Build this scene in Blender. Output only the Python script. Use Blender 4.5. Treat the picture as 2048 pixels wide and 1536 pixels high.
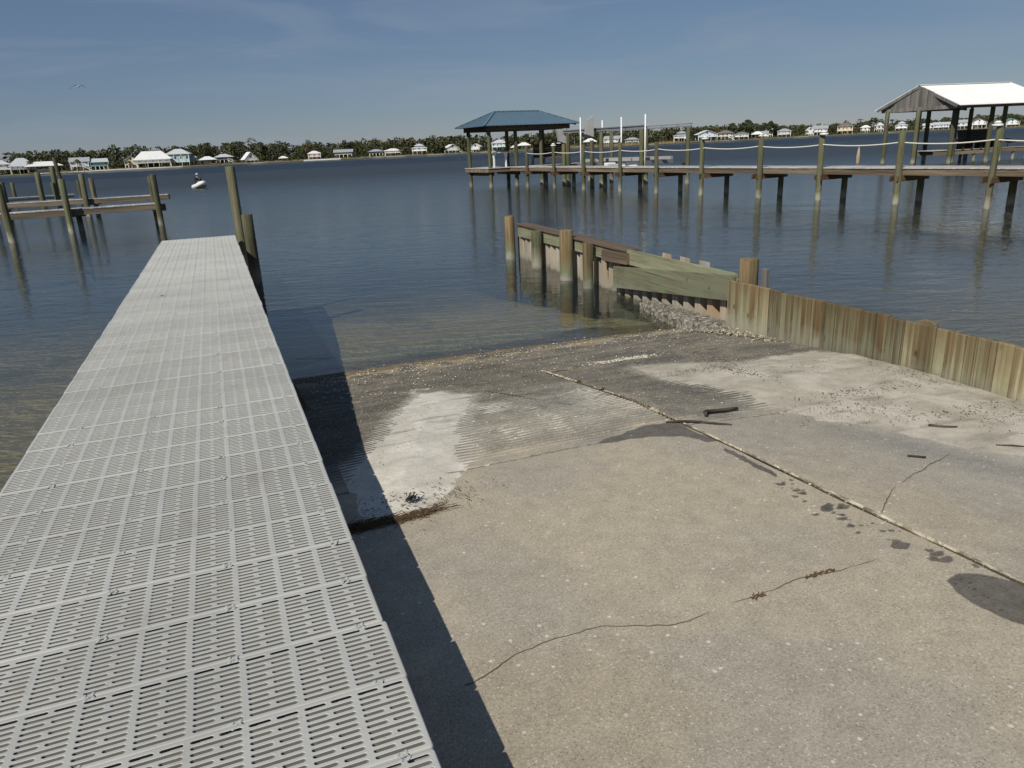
import bpy, bmesh, math, random
import numpy as np
from mathutils import Vector, Matrix, Euler

for o in list(bpy.data.objects): bpy.data.objects.remove(o)
scene = bpy.context.scene
COL = scene.collection
R = math.radians
random.seed(7); rng = np.random.default_rng(11)

# ------------------------------------------------------------------ camera
CAM_H = 2.44
pitch, roll = R(17.846), R(2.65)
w_ = Vector((0, math.cos(pitch), -math.sin(pitch))); r0 = Vector((1, 0, 0)); u0 = r0.cross(w_)
r_ = math.cos(roll)*r0 - math.sin(roll)*u0
u_ = math.sin(roll)*r0 + math.cos(roll)*u0
cd = bpy.data.cameras.new('camera'); cam = bpy.data.objects.new('camera', cd); COL.objects.link(cam)
M = Matrix.Identity(4)
for i in range(3):
    M[i][0] = r_[i]; M[i][1] = u_[i]; M[i][2] = -w_[i]
M[2][3] = CAM_H
cam.matrix_world = M
cd.sensor_width = 36.0; cd.lens = 36.0*1480/2048; cd.clip_start = 0.05; cd.clip_end = 6000
scene.camera = cam

# ------------------------------------------------------------------ world + sun
SUN_EL, SUN_AZ = R(41.4), R(31.9)        # shadows run toward azimuth 32 deg right of +Y
world = bpy.data.worlds.new('World'); scene.world = world; world.use_nodes = True
wn = world.node_tree; wn.nodes.clear()
def wnode(t, **k):
    n = wn.nodes.new(t)
    for a, b in k.items(): setattr(n, a, b)
    return n
sky = wnode('ShaderNodeTexSky', sky_type='NISHITA', sun_disc=False, sun_elevation=SUN_EL,
            sun_rotation=R(180)+SUN_AZ, altitude=0, air_density=1.0, dust_density=0.0, ozone_density=4.0)
# thin cirrus streaks mixed into the sky
tc = wnode('ShaderNodeTexCoord'); mp = wnode('ShaderNodeMapping'); mp.inputs['Scale'].default_value = (2.2, 2.2, 15.0)
mp.inputs['Rotation'].default_value = (0.0, R(4), 0)
nz = wnode('ShaderNodeTexNoise'); nz.inputs['Scale'].default_value = 1.4; nz.inputs['Detail'].default_value = 7; nz.inputs['Roughness'].default_value = .55; nz.inputs['Distortion'].default_value = .7
cr = wnode('ShaderNodeValToRGB'); cr.color_ramp.elements[0].position = .47; cr.color_ramp.elements[1].position = .80
cr.color_ramp.elements[1].color = (.6, .6, .6, 1)
veil = wnode('ShaderNodeMixRGB'); veil.inputs['Fac'].default_value = .45; veil.inputs['Color2'].default_value = (2.5, 3.9, 6.9, 1)   # even high thin veil
mixc = wnode('ShaderNodeMixRGB'); mixc.inputs['Color2'].default_value = (5.6, 6.6, 8.2, 1)
bg = wnode('ShaderNodeBackground'); bg.inputs['Strength'].default_value = 0.052
hs = wnode('ShaderNodeHueSaturation'); hs.inputs['Saturation'].default_value = .95
out = wnode('ShaderNodeOutputWorld')
L = wn.links.new
L(tc.outputs['Generated'], mp.inputs['Vector']); L(mp.outputs[0], nz.inputs['Vector']); L(nz.outputs['Fac'], cr.inputs[0])
L(sky.outputs[0], hs.inputs['Color']); L(hs.outputs[0], veil.inputs['Color1']); L(veil.outputs[0], mixc.inputs['Color1'])
L(cr.outputs[0], mixc.inputs['Fac']); L(mixc.outputs[0], bg.inputs['Color']); L(bg.outputs[0], out.inputs['Surface'])
sd = bpy.data.lights.new('sun', 'SUN'); sd.energy = 4.8; sd.angle = R(.53); sd.color = (1.0, .95, .86)
sun = bpy.data.objects.new('sun', sd); COL.objects.link(sun)
Ld = Vector((math.sin(SUN_AZ)*math.cos(SUN_EL), math.cos(SUN_AZ)*math.cos(SUN_EL), -math.sin(SUN_EL)))
sun.rotation_euler = Ld.to_track_quat('-Z', 'Y').to_euler(); sun.location = (-20, -20, 30)
vs = scene.view_settings; vs.view_transform = 'Standard'; vs.look = 'None'; vs.exposure = -0.1; vs.gamma = 1; vs.use_curve_mapping = False

# ------------------------------------------------------------------ helpers
def tag(o, label=None, cat=None, group=None, kind=None):
    for k, v in (('label', label), ('category', cat), ('group', group), ('kind', kind)):
        if v: o[k] = v
    return o
def empty(name, loc=(0, 0, 0), rz=0.0, label=None, cat=None, group=None, kind=None, parent=None):
    o = bpy.data.objects.new(name, None); COL.objects.link(o); o.location = loc; o.rotation_euler = (0, 0, rz)
    o.empty_display_size = .2
    if parent: o.parent = parent
    return tag(o, label, cat, group, kind)
def inst(name, me, parent=None, loc=(0, 0, 0), rot=(0, 0, 0), scale=(1, 1, 1)):
    o = bpy.data.objects.new(name, me); COL.objects.link(o); o.location = loc; o.rotation_euler = rot; o.scale = scale
    if parent: o.parent = parent
    return o
class MB:
    def __init__(s): s.v = []; s.f = []; s.sm = []
    def add(s, vs, fs, smooth=False):
        b = len(s.v); s.v += [tuple(p) for p in vs]; s.f += [tuple(i+b for i in f) for f in fs]; s.sm += [smooth]*len(fs); return s
    def box(s, x0, x1, y0, y1, z0, z1, bev=0.0):
        if bev > 0:
            b = min(bev, abs(x1-x0)*.45, abs(y1-y0)*.45, abs(z1-z0)*.45)
            vs = []
            for z, k in ((z0, b), (z0+b, 0), (z1-b, 0), (z1, b)):
                vs += [(x0+k+ (0), y0+k, z), (x1-k, y0+k, z), (x1-k, y1-k, z), (x0+k, y1-k, z)]
            fs = [(3, 2, 1, 0), (12, 13, 14, 15)]
            for q in range(3):
                for i in range(4):
                    j = (i+1) % 4; fs.append((q*4+i, q*4+j, q*4+4+j, q*4+4+i))
            return s.add(vs, fs)
        vs = [(x0, y0, z0), (x1, y0, z0), (x1, y1, z0), (x0, y1, z0), (x0, y0, z1), (x1, y0, z1), (x1, y1, z1), (x0, y1, z1)]
        return s.add(vs, [(3, 2, 1, 0), (4, 5, 6, 7), (0, 1, 5, 4), (1, 2, 6, 5), (2, 3, 7, 6), (3, 0, 4, 7)])
    def beam(s, p, q, w, h, up=(0, 0, 1)):
        p = Vector(p); q = Vector(q); dd = (q-p).normalized(); sx = dd.cross(Vector(up))
        if sx.length < 1e-4: sx = Vector((1, 0, 0))
        sx.normalize(); uu = sx.cross(dd)
        vs = []
        for a in (p, q):
            for i, j in ((-1, -1), (1, -1), (1, 1), (-1, 1)): vs.append(a+sx*(i*w/2)+uu*(j*h/2))
        return s.add(vs, [(0, 1, 2, 3), (7, 6, 5, 4), (0, 4, 5, 1), (1, 5, 6, 2), (2, 6, 7, 3), (3, 7, 4, 0)])
    def rings(s, rings, cap0=True, cap1=True, smooth=True):
        n = len(rings[0]); vs = [p for r in rings for p in r]; fs = []
        for k in range(len(rings)-1):
            for i in range(n):
                j = (i+1) % n; fs.append((k*n+i, k*n+j, (k+1)*n+j, (k+1)*n+i))
        s.add(vs, fs, smooth)
        b = len(s.v)-len(vs)
        if cap0: s.f.append(tuple(b+i for i in reversed(range(n)))); s.sm.append(False)
        if cap1: s.f.append(tuple(b+(len(rings)-1)*n+i for i in range(n))); s.sm.append(False)
        return s
    def cyl(s, p, q, ra, rb=None, seg=12, smooth=True, cap0=True, cap1=True):
        rb = ra if rb is None else rb
        p = Vector(p); q = Vector(q); dd = (q-p).normalized()
        a = dd.orthogonal().normalized(); b = dd.cross(a)
        rg = [[c+a*(math.cos(t)*r)+b*(math.sin(t)*r) for t in [2*math.pi*i/seg for i in range(seg)]] for c, r in ((p, ra), (q, rb))]
        return s.rings(rg, cap0, cap1, smooth)
    def tube(s, pts, r, seg=8):
        pts = [Vector(p) for p in pts]; rg = []
        for i, p in enumerate(pts):
            dd = (pts[min(i+1, len(pts)-1)]-pts[max(i-1, 0)]).normalized()
            a = dd.cross(Vector((0, 0, 1)));  a = a.normalized() if a.length > 1e-3 else dd.orthogonal().normalized(); b = a.cross(dd)
            rr = r[i] if hasattr(r, '__len__') else r
            rg.append([p+a*(math.cos(t)*rr)+b*(math.sin(t)*rr) for t in [2*math.pi*k/seg for k in range(seg)]])
        return s.rings(rg)
    def pile(s, x, y, z0, z1, r, seg=14, lean=(0, 0), seed=0, nr=9, taper=.94):
        rd = random.Random(seed); ph = [rd.random()*6.28 for _ in range(4)]; rg = []
        for k in range(nr):
            t = k/(nr-1); z = z0+(z1-z0)*t; ring = []
            for i in range(seg):
                a = 2*math.pi*i/seg
                rr = r*(1-(1-taper)*t)*(1+.025*math.sin(2*a+ph[0]+t*3)+.02*math.sin(3*a+ph[1]-t*2)+.018*math.sin(7*a+ph[2]) + .012*math.sin(11*a+9*t+ph[3]))
                ring.append((x+lean[0]*t+rr*math.cos(a), y+lean[1]*t+rr*math.sin(a), z))
            rg.append(ring)
        top = [( (px-(x+lean[0]))*.93+(x+lean[0]), (py-(y+lean[1]))*.93+(y+lean[1]), z1+.012+.008*math.sin(ph[0]+i)) for i, (px, py, pz) in enumerate(rg[-1])]
        rg.append(top)
        return s.rings(rg)
    def mesh(s, name, mat=None):
        me = bpy.data.meshes.new(name); me.from_pydata(s.v, [], s.f); me.polygons.foreach_set('use_smooth', s.sm)
        if mat: me.materials.append(mat)
        me.update(); return me
    def build(s, name, mat, parent=None, loc=(0, 0, 0), rot=(0, 0, 0)):
        return inst(name, s.mesh(name, mat), parent, loc, rot)
def grid_mesh(name, X, Y, Z, mat, colr=None, keep=None, smooth=True):
    """X,Y,Z 2-D arrays -> mesh with optional colour attribute 'Col'; keep = boolean per vertex"""
    a, b = X.shape; idx = np.arange(a*b).reshape(a, b)
    q = np.stack([idx[:-1, :-1], idx[:-1, 1:], idx[1:, 1:], idx[1:, :-1]], -1).reshape(-1, 4)
    V = np.stack([X, Y, Z], -1).reshape(-1, 3)
    C = None if colr is None else colr.reshape(-1, 3)
    if keep is not None:
        k = keep.reshape(-1); q = q[k[q].any(1)]
        us = np.unique(q); rm = np.full(a*b, -1); rm[us] = np.arange(len(us)); q = rm[q]; V = V[us]; C = None if C is None else C[us]
    me = bpy.data.meshes.new(name); me.vertices.add(len(V)); me.vertices.foreach_set('co', V.ravel().astype(np.float32))
    me.loops.add(len(q)*4); me.loops.foreach_set('vertex_index', q.ravel().astype(np.int32))
    me.polygons.add(len(q)); me.polygons.foreach_set('loop_start', np.arange(0, len(q)*4, 4, dtype=np.int32))
    me.polygons.foreach_set('use_smooth', np.full(len(q), smooth))
    if C is not None:
        at = me.attributes.new('Col', 'FLOAT_COLOR', 'POINT'); at.data.foreach_set('color', np.c_[C, np.ones(len(C))].ravel().astype(np.float32))
    me.materials.append(mat); me.update(); me.validate(); return me
def soup_mesh(name, V, F, mat, C=None):
    me = bpy.data.meshes.new(name); k = F.shape[1]; me.vertices.add(len(V)); me.vertices.foreach_set('co', V.ravel().astype(np.float32))
    me.loops.add(len(F)*k); me.loops.foreach_set('vertex_index', F.ravel().astype(np.int32))
    me.polygons.add(len(F)); me.polygons.foreach_set('loop_start', np.arange(0, len(F)*k, k, dtype=np.int32))
    if C is not None:
        at = me.attributes.new('Col', 'FLOAT_COLOR', 'POINT'); at.data.foreach_set('color', np.c_[C, np.ones(len(C))].ravel().astype(np.float32))
    me.materials.append(mat); me.update(); return me
# value noise
_perm = rng.random((512, 512))
def vnoise(x, y):
    xi = np.floor(x).astype(int); yi = np.floor(y).astype(int); fx = x-xi; fy = y-yi
    fx = fx*fx*(3-2*fx); fy = fy*fy*(3-2*fy); g = lambda a, b: _perm[a % 512, b % 512]
    return (g(xi, yi)*(1-fx)+g(xi+1, yi)*fx)*(1-fy)+(g(xi, yi+1)*(1-fx)+g(xi+1, yi+1)*fx)*fy
def fbm(x, y, o=4):
    s = 0; a = .5; t = 0
    for k in range(o):
        s = s+a*vnoise(x*2**k+17.3*k, y*2**k+5.1*k); t += a; a *= .5
    return s/t
def sstep(a, b, x):
    t = np.clip((x-a)/(b-a), 0, 1); return t*t*(3-2*t)
def lerp(a, b, t): return a+(b-a)*t
def sd_poly(px, py, poly):
    """signed distance, positive inside"""
    P = np.array(poly, float); dmin = np.full(px.shape, 1e9); ins = np.zeros(px.shape, bool)
    for i in range(len(P)):
        a = P[i]; b = P[(i+1) % len(P)]; e = b-a
        t = np.clip(((px-a[0])*e[0]+(py-a[1])*e[1])/(e@e), 0, 1)
        dmin = np.minimum(dmin, np.hypot(px-a[0]-t*e[0], py-a[1]-t*e[1]))
        c = ((a[1] > py) != (b[1] > py)) & (px < (b[0]-a[0])*(py-a[1])/(b[1]-a[1]+1e-12)+a[0]); ins ^= c
    return np.where(ins, dmin, -dmin)

# ------------------------------------------------------------------ materials
class NT:
    def __init__(s, name, rough=.8, spec=.25):
        s.m = bpy.data.materials.new(name); s.m.use_nodes = True; s.t = s.m.node_tree
        s.b = s.t.nodes['Principled BSDF']; s.b.inputs['Roughness'].default_value = rough; s.b.inputs['Specular IOR Level'].default_value = spec
        s.out = s.t.nodes['Material Output']
    def n(s, typ, ins=None, **props):
        nd = s.t.nodes.new('ShaderNode'+typ)
        for k, v in props.items(): setattr(nd, k, v)
        for k, v in (ins or {}).items(): s.set(nd.inputs[k], v)
        return nd
    def set(s, sock, v):
        if isinstance(v, bpy.types.NodeSocket): s.t.links.new(v, sock)
        else: sock.default_value = v
    def obj(s): return s.n('TexCoord').outputs['Object']
    def pos(s): return s.n('NewGeometry').outputs['Position']
    def mapv(s, vec, scale=(1, 1, 1), loc=(0, 0, 0)): return s.n('Mapping', {'Vector': vec, 'Scale': scale, 'Location': loc}).outputs[0]
    def noise(s, vec, scale, detail=4, rough=.55, dist=0): return s.n('TexNoise', {'Vector': vec, 'Scale': scale, 'Detail': detail, 'Roughness': rough, 'Distortion': dist}).outputs['Fac']
    def ramp(s, fac, stops):
        r = s.n('ValToRGB', {'Fac': fac}); e = r.color_ramp.elements
        while len(e) < len(stops): e.new(.5)
        for el, (p, c) in zip(e, stops): el.position = p; el.color = (c, c, c, 1) if not hasattr(c, '__len__') else (*c, 1)
        return r.outputs[0]
    def mix(s, fac, a, b, blend='MIX'):
        def c(v): return v if isinstance(v, bpy.types.NodeSocket) else ((v, v, v, 1) if not hasattr(v, '__len__') else (*v[:3], 1))
        return s.n('MixRGB', {'Fac': fac, 'Color1': c(a), 'Color2': c(b)}, blend_type=blend).outputs[0]
    def math(s, op, a, b=0.0): return s.n('Math', {0: a, 1: b}, operation=op).outputs[0]
    def mr(s, v, a, b, c=0.0, d=1.0): return s.n('MapRange', {'Value': v, 'From Min': a, 'From Max': b, 'To Min': c, 'To Max': d}).outputs[0]
    def sep(s, v): return s.n('SeparateXYZ', {0: v}).outputs
    def rnd(s): return s.n('ObjectInfo').outputs['Random']
    def bump(s, h, dist=.01, strength=1.0):
        b = s.n('Bump', {'Height': h, 'Distance': dist, 'Strength': strength}); s.t.links.new(b.outputs[0], s.b.inputs['Normal']); return b.outputs[0]
    def col(s, c): s.set(s.b.inputs['Base Color'], c if isinstance(c, bpy.types.NodeSocket) else (*c, 1))
def plain(name, c, rough=.6, spec=.3, var=.12, sc=3.0, metal=0.0):
    k = NT(name, rough, spec); o = k.obj(); n1 = k.noise(o, sc, 5); n2 = k.noise(o, sc*9, 3)
    f = k.math('ADD', k.math('MULTIPLY', n1, .7), k.math('MULTIPLY', n2, .3))
    k.col(k.mix(1.0, c, k.ramp(f, [(.3, 1-var), (.7, 1+var*.4)]), 'MULTIPLY')); k.b.inputs['Metallic'].default_value = metal
    return k.m
def wood(name, ca, cb, axis=2, cross=26, along=1.2, rough=.85, tide=None, streak=None, bump=.004, knots=False, vary=.22, green=None, streak_w=.35):
    k = NT(name, rough, .2); o = k.obj(); rv = k.rnd()
    off = k.n('CombineXYZ', {0: k.math('MULTIPLY', rv, 13.0), 1: k.math('MULTIPLY', rv, 7.0), 2: k.math('MULTIPLY', rv, 5.0)}).outputs[0]
    ov = k.n('VectorMath', {0: o, 1: off}, operation='ADD').outputs[0]
    sc = [cross]*3; sc[axis] = along
    g = k.noise(k.mapv(ov, tuple(sc)), 1.0, 6, .65, .35)
    sc2 = [cross*.22]*3; sc2[axis] = along*.35
    g2 = k.noise(k.mapv(ov, tuple(sc2)), 1.0, 4, .6, .4)
    c = k.ramp(g, [(.28, ca), (.72, cb)])
    c = k.mix(k.ramp(g2, [(.4, 0.0), (.68, .75)]), c, [x*.55 for x in ca])
    if green: c = k.mix(k.ramp(k.noise(k.mapv(ov, (2.3, 2.3, 1.6)), 1.0, 4), [(.42, 0.0), (.62, .8)]), c, green)
    if streak:
        s3 = [cross*streak_w]*3; s3[axis] = .3
        st = k.ramp(k.noise(k.mapv(ov, tuple(s3), (3.1, 1.7, 9.2)), 1.0, 3, .6), [(.46, 0.0), (.62, .9)])
        c = k.mix(st, c, streak)
    ck = [cross*2.2]*3; ck[axis] = along*.8
    chk = k.ramp(k.noise(k.mapv(ov, tuple(ck), (5.5, 2.5, 1.5)), 1.0, 3, .5, .2), [(.63, 0.0), (.67, .8)]); c = k.mix(chk, c, [x*.3 for x in ca])
    if knots:
        v = k.n('TexVoronoi', {'Vector': k.mapv(ov, (6, 6, 3.0)), 'Scale': 1.0}).outputs['Distance']
        c = k.mix(k.ramp(v, [(.05, .85), (.13, 0.0)]), c, (.05, .035, .02))
    if tide:
        z = k.sep(k.pos())[2]; zz = k.math('ADD', z, k.math('MULTIPLY', k.noise(k.pos(), 6.0, 4), .35))
        for tt_ in tide:
            z0, z1, col = tt_[:3]; am = tt_[3] if len(tt_) > 3 else 1.0
            c = k.mix(k.mr(zz, z0, z1, 0.0, am), c, col) if z1 > z0 else k.mix(k.mr(zz, z1, z0, am, 0.0), c, col)
    hv = k.n('HueSaturation', {'Color': c, 'Value': k.mr(rv, 0, 1, 1-vary, 1+vary)}).outputs[0]
    k.col(hv); k.bump(k.math('SUBTRACT', k.math('ADD', g, k.math('MULTIPLY', g2, .6)), k.math('MULTIPLY', chk, .9)), bump, .8)
    return k.m
def attr_mat(name, rough=.85, spec=.2, spk=0.0, spk_scale=60, fine=70, bump=.002, bscale=160, con=(.72, 1.22)):
    k = NT(name, rough, spec); a = k.n('Attribute', attribute_name='Col').outputs['Color']; o = k.obj()
    f = k.noise(o, fine, 6, .7); c = k.mix(1.0, a, k.ramp(f, [(.25, con[0]), (.75, con[1])]), 'MULTIPLY')
    n2 = k.noise(o, 9.0, 5, .6); c = k.mix(1.0, c, k.ramp(n2, [(.3, .88), (.7, 1.1)]), 'MULTIPLY')
    h = k.noise(o, bscale, 4, .6)
    if spk:
        for sc, th, col, kk in ((spk_scale, .87, (.60, .56, .48), .85), (spk_scale*1.8, .70, (.58, .53, .45), .8), (spk_scale*1.4, .80, (.09, .08, .065), .75), (spk_scale*.5, .955, (.68, .64, .56), .9)):
            v = k.n('TexVoronoi', {'Vector': o, 'Scale': sc}); r = k.sep(v.outputs['Color'])[0]
            mk = k.math('MULTIPLY', k.mr(r, th, th+.02), k.ramp(v.outputs['Distance'], [(.2, 1.0), (.36, 0.0)]))
            c = k.mix(k.math('MULTIPLY', mk, spk*kk), c, col)
    k.col(c); k.bump(h, bump, .9); return k.m

M_conc = attr_mat('concrete', .9, .2, .85, 72, 95, .0012, 120, (.60, 1.34))
M_groove = attr_mat('grooved_concrete', .85, .25, .85, 85, 45, .0016, 90)
M_sand = attr_mat('sand', .95, .1, .3, 150, 110, .0010, 160, (.65, 1.28))
M_bed = attr_mat('seabed', .95, .1, .3, 20, 8, .01, 12)
M_shell = attr_mat('shell', .7, .3, 0, 60, 60, .002, 60)
M_joint = attr_mat('joint_shell', .9, .2, .9, 60, 60, .003, 60)
M_leaf = attr_mat('foliage', .75, .15, 0, 60, 4, .0, 3)
M_land = attr_mat('shore_ground', .95, .1, 0, 60, .6, .0, 3)
def panel_mat():
    k = NT('grey_plastic', .55, .35); o = k.pos(); n1 = k.noise(o, 1.7, 6, .65); n2 = k.noise(o, 300, 2); n3 = k.noise(k.mapv(o, (5, 5, 5)), 1.0, 7, .7, .6)
    c = k.mix(1.0, (.45, .447, .415), k.ramp(n1, [(.3, .86), (.7, 1.07)]), 'MULTIPLY')
    c = k.mix(1.0, c, k.ramp(n2, [(.3, .93), (.7, 1.05)]), 'MULTIPLY')
    c = k.mix(k.ramp(n3, [(.56, 0.0), (.72, .5)]), c, (.29, .265, .21))
    n4 = k.noise(k.mapv(o, (1, 1, 1), (4.4, 2.2, 0)), 24.0, 3, .6); c = k.mix(k.ramp(n4, [(.70, 0.0), (.74, .7)]), c, (.22, .20, .16))
    v = k.n('TexVoronoi', {'Vector': k.n('VectorMath', {0: o, 1: k.n('TexNoise', {'Vector': o, 'Scale': 30.0}).outputs['Color']}, operation='ADD').outputs[0], 'Scale': 2.1}); pick = k.mr(k.sep(v.outputs['Color'])[0], .86, .87)
    c = k.mix(k.math('MULTIPLY', pick, k.ramp(v.outputs['Distance'], [(.03, .9), (.05, 0.0)])), c, (.66, .66, .62))
    c = k.n('HueSaturation', {'Color': c, 'Value': k.mr(k.rnd(), 0, 1, .93, 1.05)}).outputs[0]
    k.col(c); k.bump(n2, .0006, .7); return k.m
M_panel = panel_mat()
M_clip = plain('clip_plastic', (.42, .425, .405), .5, .35)
M_pile = wood('piling_wood', (.06, .058, .034), (.205, .19, .12), 2, 22, .9, tide=[(.62, .25, (.29, .28, .22)), (.28, .12, (.09, .085, .065))], knots=False, green=(.10, .108, .055), bump=.009)
M_pile_tan = wood('tan_piling_wood', (.10, .08, .04), (.31, .245, .135), 2, 24, .8, tide=[(.62, .3, (.15, .17, .10)), (.33, .2, (.24, .23, .2)), (.17, .08, (.06, .06, .045))], streak=(.15, .098, .05), bump=.008)
M_bplank = wood('bulkhead_plank', (.15, .135, .07), (.44, .39, .25), 2, 27, .7, tide=[(.62, .92, (.15, .103, .052), .68), (.64, .44, (.29, .285, .22), .62)], streak=(.10, .06, .026), knots=True, green=(.27, .265, .165), bump=.007, vary=.36, streak_w=.5)
M_wale = wood('green_wale', (.14, .14, .085), (.31, .30, .20), 1, 26, .8, knots=True, green=(.215, .225, .145), tide=[(.48, .3, (.26, .255, .21)), (.3, .2, (.15, .14, .12))], bump=.004)
M_cap = wood('brown_cap_board', (.12, .085, .06), (.23, .17, .13), 1, 34, .8, bump=.005)
M_pierwood = wood('pier_timber', (.12, .09, .06), (.27, .21, .15), 0, 20, .7, bump=.005)
M_pierdark = wood('pier_crossbeam', (.10, .065, .04), (.2, .13, .08), 1, 20, .7, bump=.005)
M_deckgrey = wood('bleached_decking', (.40, .39, .37), (.58, .57, .54), 1, 20, .8, bump=.002, vary=.08)
M_greyboard = wood('grey_weathered_board', (.13, .12, .11), (.25, .235, .215), 2, 26, .9, bump=.004)
M_slipwood = wood('slip_timber', (.15, .12, .085), (.32, .26, .19), 0, 20, .7, bump=.004)
M_sheet = wood('vinyl_sheet', (.36, .335, .285), (.52, .48, .41), 2, 8, .5, tide=[(.42, .24, (.33, .30, .24)), (.24, .1, (.10, .095, .07))], streak=(.36, .25, .14), bump=.001, vary=.06, rough=.6)
M_white = plain('white_paint', (.74, .74, .72), .5)
M_pvc = plain('white_pvc', (.78, .78, .77), .35, .5, .05)
M_rope = plain('rope', (.66, .64, .55), .8, .1, .2, 40)
M_bluemetal = plain('blue_metal_roof', (.095, .155, .205), .4, .5, .12, 1.0)
M_whitemetal = plain('white_metal_roof', (.82, .82, .80), .45, .4, .06, 1.0)
M_greymetal = plain('galvanised_steel', (.28, .29, .30), .45, .5, .2, 4, .4)
M_greycover = plain('grey_cover', (.33, .33, .32), .8, .2, .2, 6)
M_darkwood = wood('dark_brown_board', (.045, .03, .02), (.1, .065, .04), 0, 20, .8, bump=.003)
M_brownboard = wood('brown_board', (.13, .085, .05), (.24, .165, .10), 2, 20, .8, bump=.003)
M_dark = plain('dark_rubber', (.03, .03, .03), .7)
M_glass = plain('window_glass', (.035, .045, .055), .12, .6, .2, 1)
M_bark = wood('bark', (.07, .05, .035), (.17, .125, .09), 2, 8, 1.0, bump=.02)

# ================================================================== SETTING
RROT = math.atan2(.3535, .9354)                 # ramp frame: local x = across (n), local y = along ramp (s)
def sn(s, n, z=0.0): return Vector((.9354*n-.3535*s, .3535*n+.9354*s, z))
NSEAM = 2.82; WALLN = 5.70
def ramp_z(s, n):
    s = np.asarray(s, float); n = np.asarray(n, float)
    zl = np.where(s <= 4.75, .5+.05*(4.75-s), .5*(8.58-s)/3.83)
    kk = .08*np.clip((7.2-s)/3.5, .12, 1)
    return zl-np.maximum(0, n-2.9)*kk

# ---- seabed
def nonuni(core0, core1, step, far, neg):
    a = [core0]
    while a[-1] < core1: a.append(a[-1]+step)
    st = step
    while a[-1] < far: st *= 1.5; a.append(a[-1]+st)
    b = [core0]; st = step
    while b[-1] > neg: st *= 1.5; b.append(b[-1]-st)
    return np.array(b[:0:-1]+a)
ns = nonuni(-8, 14, .2, 2500, -2500); ss = nonuni(-2, 24, .2, 3000, -8)
N_, S_ = np.meshgrid(ns, ss)
bed = -.32-.06*np.maximum(0, S_-5)+.10*np.maximum(0, 3-S_)
front = -.27-.13*np.maximum(0, S_-10.3)
wd_ = np.clip((S_-9.5)*.5, 0, 3); inf = sstep(.1-wd_, .5+wd_*.4, N_)*(1-sstep(5.5-wd_*.3, 5.9+wd_, N_))
bed = np.where(S_ > 9.9, lerp(bed, np.maximum(front, bed-.1), inf), bed)-.35*sstep(6.0, 6.6, N_)*(1-sstep(14, 22, S_))
bed = np.maximum(bed, -3.2)+.06*(fbm(N_*.6, S_*.6)-.5)
bed = np.where((S_ < 9.9) & (N_ > .2) & (N_ < 5.9), np.minimum(bed, -.75), bed)
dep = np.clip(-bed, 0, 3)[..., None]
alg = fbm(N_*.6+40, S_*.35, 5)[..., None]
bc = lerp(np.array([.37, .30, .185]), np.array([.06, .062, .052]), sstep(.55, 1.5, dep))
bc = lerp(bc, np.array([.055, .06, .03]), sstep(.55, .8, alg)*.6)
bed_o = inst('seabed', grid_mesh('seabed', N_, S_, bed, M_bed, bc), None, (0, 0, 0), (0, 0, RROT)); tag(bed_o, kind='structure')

# ---- water
k = NT('water'); k.t.nodes.remove(k.b)
p = k.pos()
def wv(sx, sy, scale, det, dist=.4, rot=0.0):
    m = k.n('Mapping', {'Vector': p, 'Scale': (sx, sy, 1), 'Rotation': (0, 0, rot)}).outputs[0]
    return k.n('TexNoise', {'Vector': m, 'Scale': scale, 'Detail': det, 'Roughness': .55, 'Distortion': dist}).outputs['Fac']
ln = k.n('VectorMath', {0: p}, operation='LENGTH').outputs['Value']
calm = k.mr(ln, 9.0, 60.0, .16, 1.0)            # sheltered by the bulkheads inshore, choppier out on the bay
b1 = k.n('Bump', {'Height': wv(.35, 1, .55, 3, .4, R(-14)), 'Distance': k.math('MULTIPLY', k.math('MULTIPLY', calm, calm), .22), 'Strength': 1.0})
b2 = k.n('Bump', {'Height': wv(.45, 1, 2.6, 3, .6, R(-8)), 'Distance': k.math('MULTIPLY', calm, .06), 'Strength': 1.0, 'Normal': b1.outputs[0]})
b3 = k.n('Bump', {'Height': wv(.55, 1, 9.5, 2, .5, R(-18)), 'Distance': k.math('MULTIPLY', calm, .012), 'Strength': 1.0, 'Normal': b2.outputs[0]})
nrm = b3.outputs[0]
fr = k.n('Fresnel', {'IOR': 1.333, 'Normal': nrm}).outputs[0]
keep = k.math('SUBTRACT', 1.0, k.math('MINIMUM', fr, .72))
def dim(c): return k.mix(1.0, c, keep, 'MULTIPLY')
rg_ = k.mr(ln, 12.0, 90.0, .07, .38)             # unresolved ripples: finer ones as the view flattens
sp = k.n('BsdfPrincipled', {'Base Color': (0, 0, 0, 1), 'Roughness': rg_, 'IOR': 1.333, 'Specular IOR Level': .5, 'Normal': nrm}).outputs[0]
tr = k.n('BsdfTransparent', {'Color': dim((.90, .90, .76))}).outputs[0]
df = k.n('BsdfDiffuse', {'Color': dim((.008, .013, .016))}).outputs[0]
sf = k.n('AddShader', {0: sp, 1: k.n('AddShader', {0: tr, 1: df}).outputs[0]}).outputs[0]
k.t.links.new(sf, k.out.inputs['Surface']); M_water = k.m
wm = MB().add([(-3000, -12, 0), (3000, -12, 0), (3000, 3000, 0), (-3000, 3000, 0)], [(0, 1, 2, 3)])
tag(wm.build('water', M_water), kind='structure')

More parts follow.
